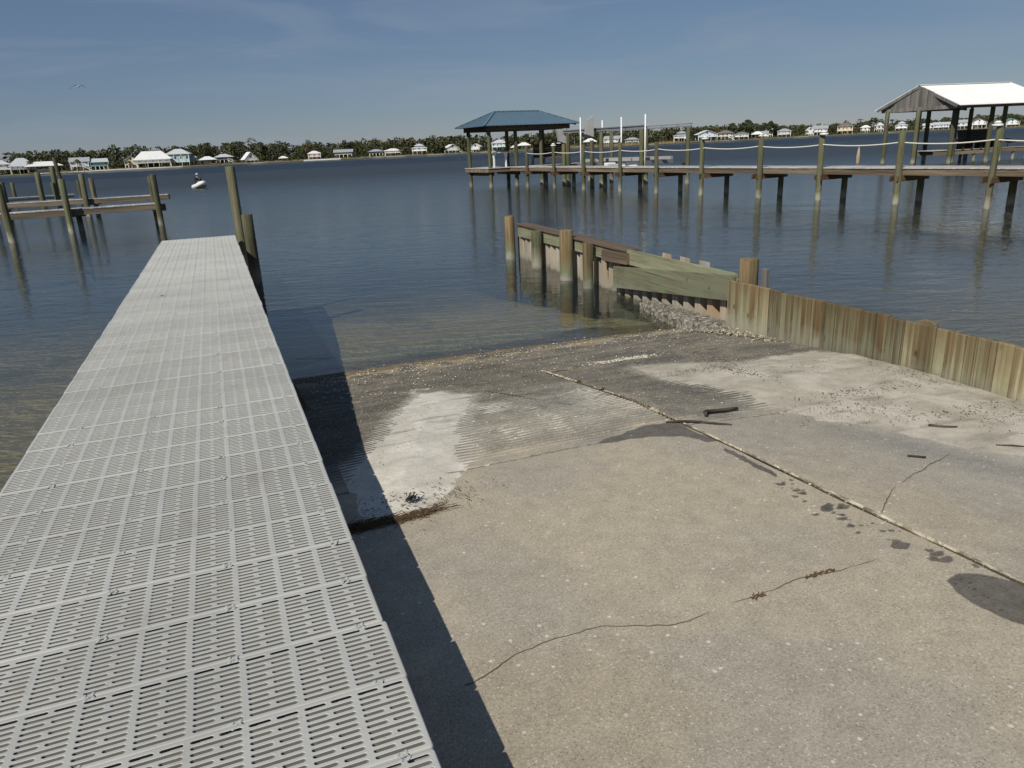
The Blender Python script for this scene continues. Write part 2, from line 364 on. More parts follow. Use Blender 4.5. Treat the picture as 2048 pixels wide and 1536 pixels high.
# ---- boat ramp: six cast slabs with a shelly expansion joint between them
ramp = empty('boat_ramp', (0, 0, 0), RROT, kind='structure')
def slab_colour(S, N):
    f1 = fbm(N*1.3, S*1.3, 5)[..., None]; f2 = fbm(N*5+9, S*5, 4)[..., None]; f3 = fbm(N*.8+31, S*9, 4)[..., None]
    Sj = (S+.5*(f1[..., 0]-.5)+.25*(f2[..., 0]-.5))[..., None]; Nn = N[..., None]
    tan = lerp(np.array([.405, .35, .26]), np.array([.355, .315, .25]), sstep(.35, .65, f1))
    tan = lerp(tan, np.array([.36, .30, .20]), sstep(.55, .75, fbm(N*.9+77, S*.7, 4)[..., None])*.5)
    grey = lerp(np.array([.14, .134, .112]), np.array([.24, .222, .182]), sstep(.3, .7, .5*f3+.5*f2))
    dark = lerp(np.array([.085, .08, .067]), np.array([.165, .146, .115]), sstep(.25, .75, .5*f3+.5*f2))
    yell = lerp(np.array([.44, .37, .245]), np.array([.27, .215, .13]), f2)
    wet = np.array([.15, .115, .07])
    c = lerp(tan, grey, sstep(4.02, 4.35, Sj)*np.where(Nn < NSEAM, .72, 1.0))
    c = lerp(c, grey, sstep(4.7, 5.3, Sj))
    c = lerp(c, dark, sstep(5.3, 6.2, Sj))
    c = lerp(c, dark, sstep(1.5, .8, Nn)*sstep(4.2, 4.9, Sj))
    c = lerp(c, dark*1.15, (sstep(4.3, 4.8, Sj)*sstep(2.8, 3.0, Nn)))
    c = lerp(c, yell*.85, sstep(7.75, 8.1, Sj)*sstep(.38, .60, f2+.05*f1)*.85)
    c = lerp(c, wet, sstep(8.18, 8.36, (S+.30*(f2[..., 0]-.5)+.3*(f1[..., 0]-.5))[..., None]))
    c = lerp(c, np.array([.06, .085, .035]), sstep(8.75, 9.3, Sj)*.8*sstep(.35, .6, f1)); c = lerp(c, np.array([.30, .265, .175]), sstep(8.75, 9.3, Sj)*sstep(.66, .45, f1))
    # drift of grime round the right-hand sand and pale dust toward the wall
    c = lerp(c, np.array([.46, .43, .37]), sstep(3.3, 4.6, Nn+.5*(f1-.5))*sstep(4.4, 3.3, Sj)*.55)
    c = lerp(c, np.array([.20, .195, .18]), np.exp(-((Nn-3.75-.35*(3.6-S[..., None]))/.22)**2)*sstep(4.3, 3.6, Sj)*sstep(1.8, 2.6, Sj)*.55)
    return c
def slab(s0, s1, n0, n1, grooved, ds, dn):
    s = np.arange(s0, s1+ds*.5, ds); n = np.linspace(n0, n1, int((n1-n0)/dn)+1)
    N, S = np.meshgrid(n, s)
    Z = ramp_z(S, N)+.010*(fbm(N*2, S*2, 3)-.5)
    if grooved:
        wob = S+.022*(fbm(N*1.5, S*.4+3, 3)-.5)
        ph = (wob/.052) % 1.0; prof = np.clip(np.abs(ph-.5)*4-.7, -.35, .35)/.35     # flat ridges, sloping grooves
        wear = .35+.65*sstep(.25, .6, fbm(N*1.7+4, S*1.7, 4))
        dep = .0125*wear*sstep(4.1, 4.35, S)
        Z = Z-dep*(1-prof)*.5*2+.006*(fbm(N*22, S*22, 3)-.5)
        if s0 > 6: Z = Z-.012*sstep(6.5, 6.62, S)+.05*(fbm(N*8, S*8, 4)-.38)*sstep(6.85, 6.55, S)+.012*(fbm(N*2.2, S*16, 3)-.5)
        if s1 < 6.6: Z = Z+.022*(fbm(N*9+3, S*9, 3)-.5)*sstep(6.25, 6.5, S)
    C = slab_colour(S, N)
    if grooved and s1 < 6.6:      # sand dust caught in the grooves
        dm = sstep(4.25, 4.6, S)*sstep(6.1, 5.5, S)*sstep(1.25, 1.5, N)*sstep(.40, .60, fbm(N*2.2+14, S*2.2, 4)+.10*sstep(5.0, 4.6, S))*(N < NSEAM)
        dm = dm*np.where(prof < .2, 1.0, .12)*sstep(.3, .5, fbm(N*30, S*60, 3)); C = lerp(C, np.array([.60, .57, .49]), np.clip(dm*1.2, 0, 1)[..., None])
    # skirts
    def pad(A, dz, ax):
        a0, a1 = (A[:1], A[-1:]) if ax == 0 else (A[:, :1], A[:, -1:])
        return np.concatenate([a0-dz, a0, A, a1, a1-dz], ax)
    Nk, Sk, Zk, Ck = (pad(pad(A, dz, 0), dz, 1) for A, dz in ((N, 0), (S, 0), (Z, .35), (C, 0)))
    return inst('concrete_slab', grid_mesh('concrete_slab', Nk, Sk, Zk, M_groove if grooved else M_conc, Ck), ramp)
NL = .47
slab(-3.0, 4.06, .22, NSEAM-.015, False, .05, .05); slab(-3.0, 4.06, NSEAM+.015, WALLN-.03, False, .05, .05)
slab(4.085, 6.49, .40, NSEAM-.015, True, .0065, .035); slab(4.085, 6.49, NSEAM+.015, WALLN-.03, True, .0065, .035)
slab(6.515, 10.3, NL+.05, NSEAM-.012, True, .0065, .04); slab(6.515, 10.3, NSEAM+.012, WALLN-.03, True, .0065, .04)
# bed below the joints
jb = np.meshgrid(np.linspace(NL+.08, WALLN-.05, 20), np.linspace(-2.9, 10.2, 60))
inst('ramp_base', grid_mesh('ramp_base', jb[0], jb[1], ramp_z(jb[1], jb[0])-.06, M_conc, np.full(jb[0].shape+(3,), .09)), ramp)
# expansion joint running up the ramp, pale and shelly
s = np.arange(-3, 6.6, .012); t = np.linspace(-1, 1, 7); T, S = np.meshgrid(t, s)
cen = NSEAM+.010*(fbm(S*1.2, S*0+2, 3)-.5); wid = .019*(.5+.9*fbm(S*3, S*0+8, 3))
N = cen+T*wid
Z = ramp_z(S, N)+.004+.015*(1-T*T)*fbm(N*30, S*22, 3)-.022*(np.abs(T) < .35)*(fbm(S*2.2, T*0+3, 3) > .56)
c = lerp(np.array([.22, .185, .12]), np.array([.54, .48, .36]), sstep(.3, .7, fbm(N*40, S*30, 3))[..., None]); c = lerp(c, np.array([.07, .055, .035]), (sstep(.25, .55, -T)*sstep(.42, .56, fbm(S*1.7, S*0+22, 3)))[..., None]); c = lerp(c, np.array([.09, .06, .03]), ((fbm(S*1.1, S*0+60, 3) > .66))[..., None]*.8)
inst('expansion_joint', grid_mesh('expansion_joint', N, S, Z, M_joint, c), ramp)
def hjoint(sc, n0, n1, wd, hgt, ca, cb, sd):
    n = np.arange(n0, n1, .014); T, N = np.meshgrid(np.linspace(-1, 1, 7), n)
    S = sc+.045*(fbm(N*1.6+sd, N*0, 4)-.5)+T*wd*(.35+1.3*fbm(N*2.5, N*0+sd, 3)); Z = ramp_z(S, N)-.006+(1-T*T)*hgt*(fbm(N*26+sd, S*26, 3)-.25)*2*sstep(.36, .62, fbm(N*2+sd, N*0+4, 3))
    c = lerp(np.array(ca), np.array(cb), fbm(N*30, S*30, 3)[..., None])
    inst('cross_joint', grid_mesh('cross_joint', N, S, Z, M_joint, c), ramp)
hjoint(4.072, NL, WALLN-.1, .022, .010, (.12, .11, .09), (.32, .29, .23), 3)
hjoint(6.50, NL+.05, WALLN-.3, .035, .022, (.075, .065, .045), (.34, .29, .2), 9)

# damp stains, each a thin film on the slab
def film(name, poly, mat, lift=.004, jag=.03, res=.012, seed=0.0):
    P_ = np.array(poly); s0, n0 = P_.min(0)-.06; s1, n1 = P_.max(0)+.06
    N, S = np.meshgrid(np.arange(n0, n1, res), np.arange(s0, s1, res))
    dd = sd_poly(S, N, poly)+jag*(fbm(N*9+seed, S*9, 4)-.5)*2
    return N, S, dd
def wetmat():
    k = NT('damp_concrete', .55, .35); o = k.obj(); f = k.noise(o, 90, 6, .7); c = k.ramp(f, [(.3, (.115, .102, .083)), (.7, (.20, .18, .148))]); c = k.mix(k.ramp(k.noise(k.mapv(o, (30, 90, 1)), 1.0, 4), [(.60, 0.0), (.68, .9)]), c, (.05, .042, .032)); k.col(k.mix(1.0, c, k.ramp(k.noise(o, 14, 5), [(.3, .75), (.7, 1.15)]), 'MULTIPLY')); k.bump(k.noise(o, 130, 4), .001); al = k.sep(k.n('Attribute', attribute_name='Col').outputs['Color'])[0]; al = k.math('MULTIPLY', al, k.mr(k.noise(o, 55, 4, .7), .25, .5, .45, 1.0)); k.set(k.b.inputs['Alpha'], al); return k.m
M_wet = wetmat()
def damp(poly, jag=.03, seed=0.0, res=.012):
    N, S, dd = film('damp_stain', poly, None, jag=jag, seed=seed, res=res)
    Z = ramp_z(S, N)+.010*(fbm(N*2, S*2, 3)-.5)+.0025
    if (dd > 0).any(): inst('damp_stain', grid_mesh('damp_stain', N, S, Z, M_wet, np.repeat(sstep(0, .009, dd)[..., None]*.85, 3, -1), dd > 0), ramp)
damp([(1.85, 2.575), (1.87, 2.66), (1.83, 2.74), (1.70, 2.82), (1.45, 2.79), (1.40, 2.62), (1.53, 2.54), (1.66, 2.52), (1.77, 2.53)], .012, 1.0, .008)
damp([(4.06, 1.9), (4.10, 2.2), (4.20, 2.55), (4.19, 2.8), (3.98, 2.8), (3.70, 2.8), (3.72, 2.74), (3.90, 2.66), (4.0, 2.45), (4.045, 2.1)], .03, 3.0, .010)
damp([(3.62, 2.79), (3.4, 2.775), (3.1, 2.76), (3.06, 2.73), (3.25, 2.72), (3.55, 2.72)], .028, 5.0, .008)
for i in range(46):
    t = random.random(); s_ = 3.0-1.15*t; n_ = 2.72-.05*t+random.gauss(0, .045)-.03*math.sin(t*5); r = abs(random.gauss(.0, .014))+.009
    if n_ > 2.79: n_ = 2.78
    m = 9; ph = random.random()*6
    damp([(s_+r*(1+.3*math.sin(2*a+ph))*math.cos(a)*.9, min(n_+r*(1.1+.4*math.sin(3*a+ph))*math.sin(a), 2.795)) for a in [2*math.pi*q/m for q in range(m)]], .008, i*1.7, .006)
# cracks (narrow dark gaps)
def crack(pts, wd, seed, mat):
    P_ = np.array(pts); tt = np.concatenate([[0], np.cumsum(np.hypot(*np.diff(P_, axis=0).T))]); q = np.arange(0, tt[-1], .008)
    s = np.interp(q, tt, P_[:, 0]); n = np.interp(q, tt, P_[:, 1])
    s = s+.03*(fbm(q*4+seed, q*0, 4)-.5)+.012*(fbm(q*25+seed, q*0+4, 2)-.5); n = n+.02*(fbm(q*4+seed, q*0+7, 4)-.5)
    ww = wd*np.clip(fbm(q*6+seed, q*0+11, 3)*3.2-.9, .04, 2); T, Q = np.meshgrid(np.linspace(-1, 1, 3), np.arange(len(q)))
    S = s[Q]+T*ww[Q]; N = n[Q]+T*ww[Q]*.3; Z = ramp_z(S, N)+.010*(fbm(N*2, S*2, 3)-.5)+.0035
    inst('crack', grid_mesh('crack', N, S, Z, mat), ramp)
M_crack = plain('crack_dirt', (.14, .12, .09), .95, .1, .3, 60)
crack([(2.1, .56), (2.14, .70), (2.18, .79), (2.22, .97), (2.21, 1.16), (2.09, 1.4), (2.1, 1.62), (2.11, 1.85), (2.13, 2.07), (2.11, 2.27), (2.10, 2.49), (2.13, 2.62)], .0019, 1, M_crack)
crack([(2.44, 2.86), (2.65, 3.15), (2.80, 3.51), (2.96, 3.99), (3.17, 4.31)], .0026, 5, M_crack)
crack([(6.1, 2.0), (5.7, 2.15), (5.2, 2.3), (4.85, 2.45)], .006, 8, M_joint)

# ---- wind-blown sand lying on the ramp
def drift(poly, thick, name, res, jag, cA, cB, wallside=0.0, label=None, seed=0.0, inset=0.0):
    P_ = np.array(poly); s0, n0 = P_.min(0)-.35; s1, n1 = P_.max(0)+.35; n0 = max(n0, NL+.01); n1 = min(n1, WALLN-.035)
    N, S = np.meshgrid(np.arange(n0, n1, res), np.arange(s0, s1, res))
    dd = sd_poly(S, N, poly)+jag*(fbm(N*3+seed, S*3, 5)-.5)*2+.06*(fbm(N*14+seed, S*14, 4)-.5)-inset
    t = np.where(dd > 0, thick*sstep(0, .5, dd)+.002, np.clip(dd*.045, -.03, 0)+.002)
    t = t+wallside*sstep(3.8, 5.7, N)*np.clip(dd*2, 0, 1)+.0018*(fbm(N*9, S*9, 4)-.5)+.0025*(fbm(N*40, S*40, 3)-.5)
    base = ramp_z(S, N)+.010*(fbm(N*2, S*2, 3)-.5)
    Z = base+t
    f = fbm(N*4+5, S*4, 5)[..., None]; c = lerp(np.array(cA), np.array(cB), sstep(.35, .65, f))
    c = lerp(c, np.array([.20, .18, .14]), sstep(.62, .8, fbm(N*2.2+seed, S*12, 4)[..., None])*.5)
    o = inst(name, grid_mesh(name, N, S, Z, M_sand, c, t > -.012), None, (0, 0, 0), (0, 0, RROT)); tag(o, label, 'sand', None, 'stuff'); return o
drift([(6.41, 1.70), (6.0, 1.86), (5.5, 1.72), (4.73, 1.36), (4.14, 1.25), (3.75, 1.02), (3.60, .75), (3.6, .47), (4.3, .47), (4.75, .74), (5.4, 1.0), (5.9, 1.25), (6.47, 1.50)], .030, 'sand_drift', .0115, .09, (.64, .60, .52), (.55, .51, .43), 0, 'small tongue of white sand lying beside the dock shadow', 2.0, .07)
drift([(6.12, 3.62), (5.37, 3.55), (4.58, 3.70), (3.98, 3.80), (3.38, 4.10), (2.77, 4.45), (2.2, 4.95), (1.6, 5.7), (3.74, 5.8), (4.71, 5.8), (5.4, 5.8), (5.72, 5.5), (5.62, 4.87), (5.85, 4.2)], .016, 'sand_drift', .017, .13, (.52, .475, .385), (.42, .38, .30), .03, 'broad bank of beige sand against the timber bulkhead', 6.0)

# ---- loose shells, litter, needles (uncountable)
def chips(name, P_, size, cols, label, cat, mat, flat=.35, elong=1.0):
    m = len(P_); V = []; F = []; C = []
    for i in range(m):
        s_, n_, lift = P_[i]; sz = size*(.4+1.2*random.random()); a = random.random()*6.28; b = len(V)
        z = float(ramp_z(s_, n_))+lift
        k5 = 5; el = elong*(.6+.8*random.random())
        for q in range(k5):
            t = 2*math.pi*q/k5+random.random()*.5; x = sz*math.cos(t)*el; y = sz*math.sin(t)*(.5+.4*random.random())
            V.append((n_+x*math.cos(a)-y*math.sin(a), s_+x*math.sin(a)+y*math.cos(a), z-.002+sz*flat*.25*random.random()))
        V.append((n_, s_, z+sz*flat)); cc = random.choice(cols); g = .8+.4*random.random()
        C += [tuple(x*g for x in cc)]*6
        for q in range(k5): F.append((b+q, b+(q+1) % k5, b+5))
    o = inst(name, soup_mesh(name, np.array(V), np.array(F), mat, np.array(C)), None, (0, 0, 0), (0, 0, RROT)); return tag(o, label, cat, None, 'stuff')
sh = []
for i in range(620):
    n_ = random.uniform(.6, 5.6); sh.append((random.gauss(7.98, .2) if random.random() < .5 else random.uniform(6.6, 8.2), n_, .004))
for i in range(420): sh.append((random.gauss(6.55, .04), random.triangular(3.2, 4.3, 3.8), .006))
chips('shell_fragments', sh, .0085, [(.62, .57, .46), (.5, .44, .32), (.68, .65, .58)], 'scattered pale shell fragments along the waterline of the ramp', 'shells', M_shell)
hp = []
for i in range(750):
    s_ = random.triangular(6.2, 8.1, 7.6); n_ = WALLN-.04-abs(random.gauss(0, .10)) ; hp.append((s_, n_, .005+max(0, .07-(WALLN-n_)*.3)*random.random()*sstep(6.3, 7.4, s_)))
chips('oyster_shells', hp, .013, [(.34, .30, .22), (.26, .22, .155), (.17, .145, .10), (.44, .41, .34)], 'heap of oyster shells at the foot of the timber bulkhead', 'shells', M_shell, .7)
lt = []
for i in range(1900):
    cl = random.choice([(5.75, 4.4, .35, .10), (5.3, 4.2, .5, .06), (4.25, 4.6, .1, .5), (3.6, 4.9, .12, .6), (3.35, 5.2, .2, .35), (3.9, 4.1, .2, .35), (5.0, 5.1, .3, .5), (4.5, 5.4, .3, .2), (5.55, 3.9, .12, .3)])
    s_, n_ = random.gauss(cl[0], cl[2]*.55), random.gauss(cl[1], cl[3]*.8)
    if NSEAM < n_ < WALLN-.06: lt.append((s_, n_, .022+.03*max(0, (n_-3.8)/1.9)))
for i in range(300): lt.append((random.gauss(3.72, .13), random.uniform(.5, 1.15), .012))
for i in range(60): lt.append((random.uniform(3.6, 6.2), random.uniform(.5, 1.4), .03))
chips('plant_litter', lt, .0034, [(.035, .025, .015), (.07, .045, .025), (.10, .07, .04)], 'fine dark plant litter strewn over the sand', 'litter', M_shell, .4, 2.0)
nb = MB()
for i in range(190):
    n_ = .35+.55*random.random()**1.5; s_ = random.gauss(3.54+.03*(n_-.35), .014+.02*(.9-n_)); a = random.gauss(.12, .3); l = random.uniform(.05, .14); z = float(ramp_z(s_, n_))+.006+random.random()*.018
    nb.beam((n_-l*math.cos(a), s_-l*math.sin(a), z), (n_+l*math.cos(a), s_+l*math.sin(a), z+random.uniform(-.008, .008)), .002, .002)
tag(nb.build('pine_needles', plain('dry_needles', (.11, .07, .035), .9), None, (0, 0, 0), (0, 0, RROT)), 'tangle of brown pine needles crossing the edge of the dock shadow', 'needles', None, 'stuff')

# ================================================================== DOCK of slotted panels
DW, DL, DP = 1.52, .2995, .305
DKN = .32                                          # right edge (n)
def dock_z(s): return .94-.0092*(s-2.8)
def make_panel():
    mb = MB(); TH = .042; x0, x1, y0, y1 = .009, DW-.009, .009, DL-.006
    ncol = 10; cw = (x1-x0)/ncol; rows = 12; rp = .0236; ytop = y1-.0125; hw = .0060
    yb = [ytop+rp/2-i*rp for i in range(rows+1)]; yb[0] = y1; ylast = yb[-1]
    def cell(cx0, cx1, cy0, cy1, sx0, sx1, cy, depth):
        # slot from sx0..sx1 centred on cy
        na = 4; pts = []
        for i in range(na+1): a = -math.pi/2+math.pi*i/na; pts.append((sx1-hw+hw*math.cos(a), cy+hw*math.sin(a), a, 1))
        for i in range(na+1): a = math.pi/2+math.pi*i/na; pts.append((sx0+hw+hw*math.cos(a), cy+hw*math.sin(a), a, 0))
        m = len(pts); outer = []; bev = []; hole = []; low = []; bw = .0016
        for i, (px, py, a, e) in enumerate(pts):
            cx = (sx1-hw) if e else (sx0+hw)
            if i in (0, 2*na+1): oy = cy0
            elif i in (na, na+1): oy = cy1
            else: oy = cy+(cy1-cy)*math.sin(a) if math.sin(a) > 0 else cy+(cy-cy0)*math.sin(a)
            ox = cx1 if e else cx0
            outer.append((ox, oy, 0)); bev.append((cx+(hw+bw)*math.cos(a), cy+(hw+bw)*math.sin(a), 0)); hole.append((px, py, -bw)); low.append((cx+(hw+.005)*math.cos(a), cy+(hw+.005)*math.sin(a), -depth))
        b = outer+bev+hole+low; fs = []
        for i in range(m):
            j = (i+1) % m
            for q in range(3): fs.append((q*m+i, q*m+j, (q+1)*m+j, (q+1)*m+i))
        mb.add(b, fs)
    for c in range(ncol):
        a = x0+c*cw; b = a+cw
        for r_i in range(rows):
            cyc = ytop-r_i*rp; lo, hi = yb[r_i+1], yb[r_i]; depth = .006 if r_i == 0 else TH
            if r_i % 2 == 0:
                mid = (a+b)/2
                cell(a, mid, lo, hi, a+.0088, mid-.0075, cyc, depth); cell(mid, b, lo, hi, mid+.0075, b-.0088, cyc, depth)
            else: cell(a, b, lo, hi, a+.0088, b-.0088, cyc, depth)
    mb.add([(x0, y0, 0), (x1, y0, 0), (x1, ylast, 0), (x0, ylast, 0)], [(0, 1, 2, 3)])
    # rim: inner rectangle -> bevel -> side wall
    def loop(x0, x1, y0, y1, r, z):
        o = []
        for cx, cy, a0 in ((x1-r, y0+r, -90), (x1-r, y1-r, 0), (x0+r, y1-r, 90), (x0+r, y0+r, 180)):
            for q in range(4): a = R(a0+30*q); o.append((cx+r*math.cos(a), cy+r*math.sin(a), z))
        return o
    L0 = loop(x0, x1, y0, y1, .0005, 0); L1 = loop(.004, DW-.004, .004, DL-.0025, .008, -.0004); L2 = loop(.0012, DW-.0012, .0012, DL-.0008, .009, -.003); L3 = loop(0, DW, 0, DL, .010, -.007); L4 = loop(0, DW, 0, DL, .010, -TH)
    m = len(L0); V = L0+L1+L2+L3+L4; F = []
    for q in range(4):
        for i in range(m): j = (i+1) % m; F.append((q*m+j, q*m+i, (q+1)*m+i, (q+1)*m+j)[::-1])
    mb.add(V, F)
    return mb.mesh('deck_panel', M_panel)
panel_me = make_panel()
panel_me.materials.append(plain('slot_shade', (.235, .23, .205), .8, .2, .25, 12))  # darker slot walls: shade inside the slots painted as colour
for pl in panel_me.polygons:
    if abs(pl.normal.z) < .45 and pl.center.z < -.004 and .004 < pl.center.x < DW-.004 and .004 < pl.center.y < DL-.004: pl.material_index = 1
fm = MB()
for dx, dy in ((-.011, -.011), (.011, -.011), (-.011, .011), (.011, .011)):
    fm.cyl((dx, dy, -.003), (dx, dy, .0010), .0062, .0052, 10)
fm.box(-.013, .013, -.0035, .0035, -.003, .0016, .0008); fm.cyl((0, 0, .0014), (0, 0, .0022), .0042, .0036, 8)
clip_me = fm.mesh('fastener', M_clip)
S_END = 18.02; n_rows = 63
dock = empty('walkway_dock', sn(0, DKN, .94), RROT, 'long walkway dock decked with grey slotted plastic panels', 'dock')
for i in range(n_rows):
    s0 = S_END-(i+1)*DP; z = dock_z(s0+DP/2)-.94
    jx = random.gauss(0, .0022); jz = random.gauss(0, .0012)
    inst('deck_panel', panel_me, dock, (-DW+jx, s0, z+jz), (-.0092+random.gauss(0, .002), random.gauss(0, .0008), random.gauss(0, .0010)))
    if s0 < 9:
        for q in range(4): inst('fastener', clip_me, dock, (-.085-.402*q+random.gauss(0, .003), s0-.001+random.gauss(0, .002), z+jz+.0008), (0, 0, random.gauss(0, .15)))
def bar(name, n0, n1, s0, s1, zt, zb, mat, parent):
    m = MB(); za, zc = dock_z(s0)-.94, dock_z(s1)-.94
    m.add([(n0, s0, za+zb), (n1, s0, za+zb), (n1, s1, zc+zb), (n0, s1, zc+zb), (n0, s0, za+zt), (n1, s0, za+zt), (n1, s1, zc+zt), (n0, s1, zc+zt)], [(3, 2, 1, 0), (4, 5, 6, 7), (0, 1, 5, 4), (1, 2, 6, 5), (2, 3, 7, 6), (3, 0, 4, 7)])
    return m.build(name, mat, parent)
M_str = wood('dock_stringer', (.10, .08, .055), (.2, .165, .115), 1, 20, .7)
for q in range(4): bar('stringer', -.105-.402*q, -.065-.402*q, S_END-n_rows*DP, S_END-.02, -.046, -.235, M_str, dock)
bar('fascia_board', -DW+.01, -DW+.05, S_END-n_rows*DP, S_END-.02, -.046, -.42, M_str, dock)  # unseen deep board, added to stop sunlight passing under the deck
for s0 in (1.0, 4.6, 8.2, 11.8, 15.4): bar('cross_beam', -1.5, -.03, s0, s0+.09, -.238, -.40, M_str, dock)
for s0 in (4.6, 8.2, 11.8, 15.4):
    for n0 in (-1.32, -.24): MB().pile(n0, s0-.1, -2.2-.0, dock_z(s0)-.94-.24, .085, seed=int(s0*10)).build('support_pile', M_pile, dock)
# the two pilings at the outer end
t = MB().pile(0, 0, -2.5, 1.36, .115, 18, (0, -.0), 3).build('piling', M_pile, None, sn(15.98, .56))
tag(t, 'short stout green-brown piling beside the outer end of the walkway dock', 'piling')
t = MB().pile(0, 0, -2.5, 2.26, .106, 18, (-.06, .05), 5).build('piling', M_pile, None, sn(18.17, .47))
tag(t, 'tall green piling at the outermost corner of the walkway dock', 'piling')

# ================================================================== TIMBER BULKHEAD beside the ramp
bw = empty('timber_bulkhead', sn(7.44, WALLN), RROT, 'low bulkhead of upright stained green and brown planks beside the ramp', 'bulkhead')
WT = .76
y = 0.0; i = 0
while y > -6.6:
    wd = random.choice([.185, .19, .185, .14]); 
    zt = WT-.0+random.gauss(0, .004); dx = random.gauss(0, .007)
    m = MB(); g = .0035; zb = -.25
    # slightly cupped plank with eased edges
    prof = []
    for q in range(5): u = q/4; prof.append((-.004*math.sin(math.pi*u)*random.choice([1, 1, -1]), y-g-(wd-2*g)*u))
    b0 = .0035
    V = []; F = []
    zs = [zb, 0, .3, zt-.006, zt]
    for zi, z in enumerate(zs):
        k_ = .005 if zi == 4 else 0
        for (px, py) in prof: V.append((px+dx+k_, py, z))
        for (px, py) in reversed(prof): V.append((px+dx+.042-k_, py, z))
    nn = 10
    for zi in range(4):
        for q in range(nn): j = (q+1) % nn; F.append((zi*nn+q, zi*nn+j, (zi+1)*nn+j, (zi+1)*nn+q))
    F.append(tuple(4*nn+q for q in range(nn))); F = [f[::-1] for f in F[:-1]]+[F[-1][::-1]]
    m.add(V, F); m.build('plank', M_bplank, bw); y -= wd; i += 1
MB().box(.048, .09, -6.6, -.02, .45, .68).build('wale', M_wale, bw)
MB().box(.048, .09, -6.6, -.02, -.1, .13).build('wale', M_wale, bw)
for yy, zt, r in ((-.10, 1.0, .118), (-2.62, .715, .105), (-5.1, .70, .1)): MB().pile(.215, yy, -1.5, zt, r, 18, seed=int(-yy*7)+2).build('post', M_pile_tan, bw)
MB().box(.30, .335, -.34, -.24, -.8, .9, .006).build('stake', M_greyboard, bw)

# ================================================================== VINYL SHEET-PILE SEAWALL running out into the water
sw = empty('seawall', sn(7.46, WALLN+.03), RROT-math.atan(.043), 'vinyl sheet-pile seawall with green timber wales running out into the water', 'seawall')
for i in range(28):
    y0 = .02+i*.298
    pf = [(.19, 0), (.19, .125), (.335, .165), (.335, .262), (.19, .298)]
    m = MB(); zt = .73 if i > 3 else .7; V = []
    for (px, py) in pf: V += [(px, y0+py, -1.2), (px, y0+py, zt), (px+.012, y0+py, zt), (px+.012, y0+py, -1.2)]
    F = []
    for q in range(len(pf)-1):
        for e in range(4): F.append((q*4+e, q*4+(e+1) % 4, (q+1)*4+(e+1) % 4, (q+1)*4+e))
    m.add(V, F); m.build('sheet_pile', M_sheet, sw)
def skewboard(name, y0, y1, za0, za1, zb0, zb1, x0, x1, mat):
    """board from y0 (z za0..za1) to y1 (z zb0..zb1)"""
    MB().add([(x0, y0, za0), (x1, y0, za0), (x1, y0, za1), (x0, y0, za1), (x0, y1, zb0), (x1, y1, zb0), (x1, y1, zb1), (x0, y1, zb1)],
             [(0, 1, 2, 3), (7, 6, 5, 4), (0, 4, 5, 1), (1, 5, 6, 2), (2, 6, 7, 3), (3, 7, 4, 0)]).build(name, mat, sw)
skewboard('wale', .06, 3.35, .47, .785, .12, .47, .085, .13, M_wale)       # sagging lower wale
skewboard('wale', .08, 8.2, .58, .805, .50, .735, .135, .183, M_wale)      # upper wale
skewboard('wale_offcut', 2.86, 3.75, .56, .735, .52, .70, .07, .128, M_cap)
MB().box(.10, .245, 2.95, 5.6, .742, .782, .005).build('cap_board', M_cap, sw); MB().box(.25, .39, 2.98, 5.6, .742, .78, .005).build('cap_board', M_cap, sw)
MB().box(.10, .245, 5.61, 8.25, .742, .784, .005).build('cap_board', M_cap, sw); MB().box(.25, .39, 5.61, 8.25, .742, .782, .005).build('cap_board', M_cap, sw)
for yy, zt, r, mt in ((8.30, .93, .118, M_pile_tan), (6.62, .76, .115, M_pile), (5.06, .91, .135, M_pile_tan), (4.10, .775, .098, M_pile_tan)):
    MB().pile(-.02, yy, -2.2, zt, r, 18, seed=int(yy*9)).build('piling', mt, sw)
# pale broken tops of sheets showing above the wale
for y0 in (.95, 1.45, 1.95): MB().box(.335, .35, y0, y0+.24, .66, .825-.012*y0, .002).build('sheet_cap', M_sheet, sw)
# barnacled footing
yy = np.arange(-.1, 2.15, .018); tt = np.linspace(0, 1, 30); T, Y = np.meshgrid(tt, yy)
X = np.where(T < .5, .17-.36*(T/.5), -.19-.02*(T-.5)); X = X+.13*sstep(1.2, 2.15, Y)*sstep(0, .5, T)
Zt = .17-.03*Y; Z = np.where(T < .5, Zt-.02*T, Zt-.01-(T-.5)*2*.45)+.05*(fbm(T*21, Y*23, 4)-.5); X = X+.06*(fbm(T*23+3, Y*24+9, 4)-.5)
cc = lerp(np.array([.08, .07, .055]), np.array([.36, .335, .28]), sstep(.35, .75, fbm(T*40, Y*45, 3))[..., None])
inst('footing', grid_mesh('footing', X, Y, Z, M_joint, cc), sw)

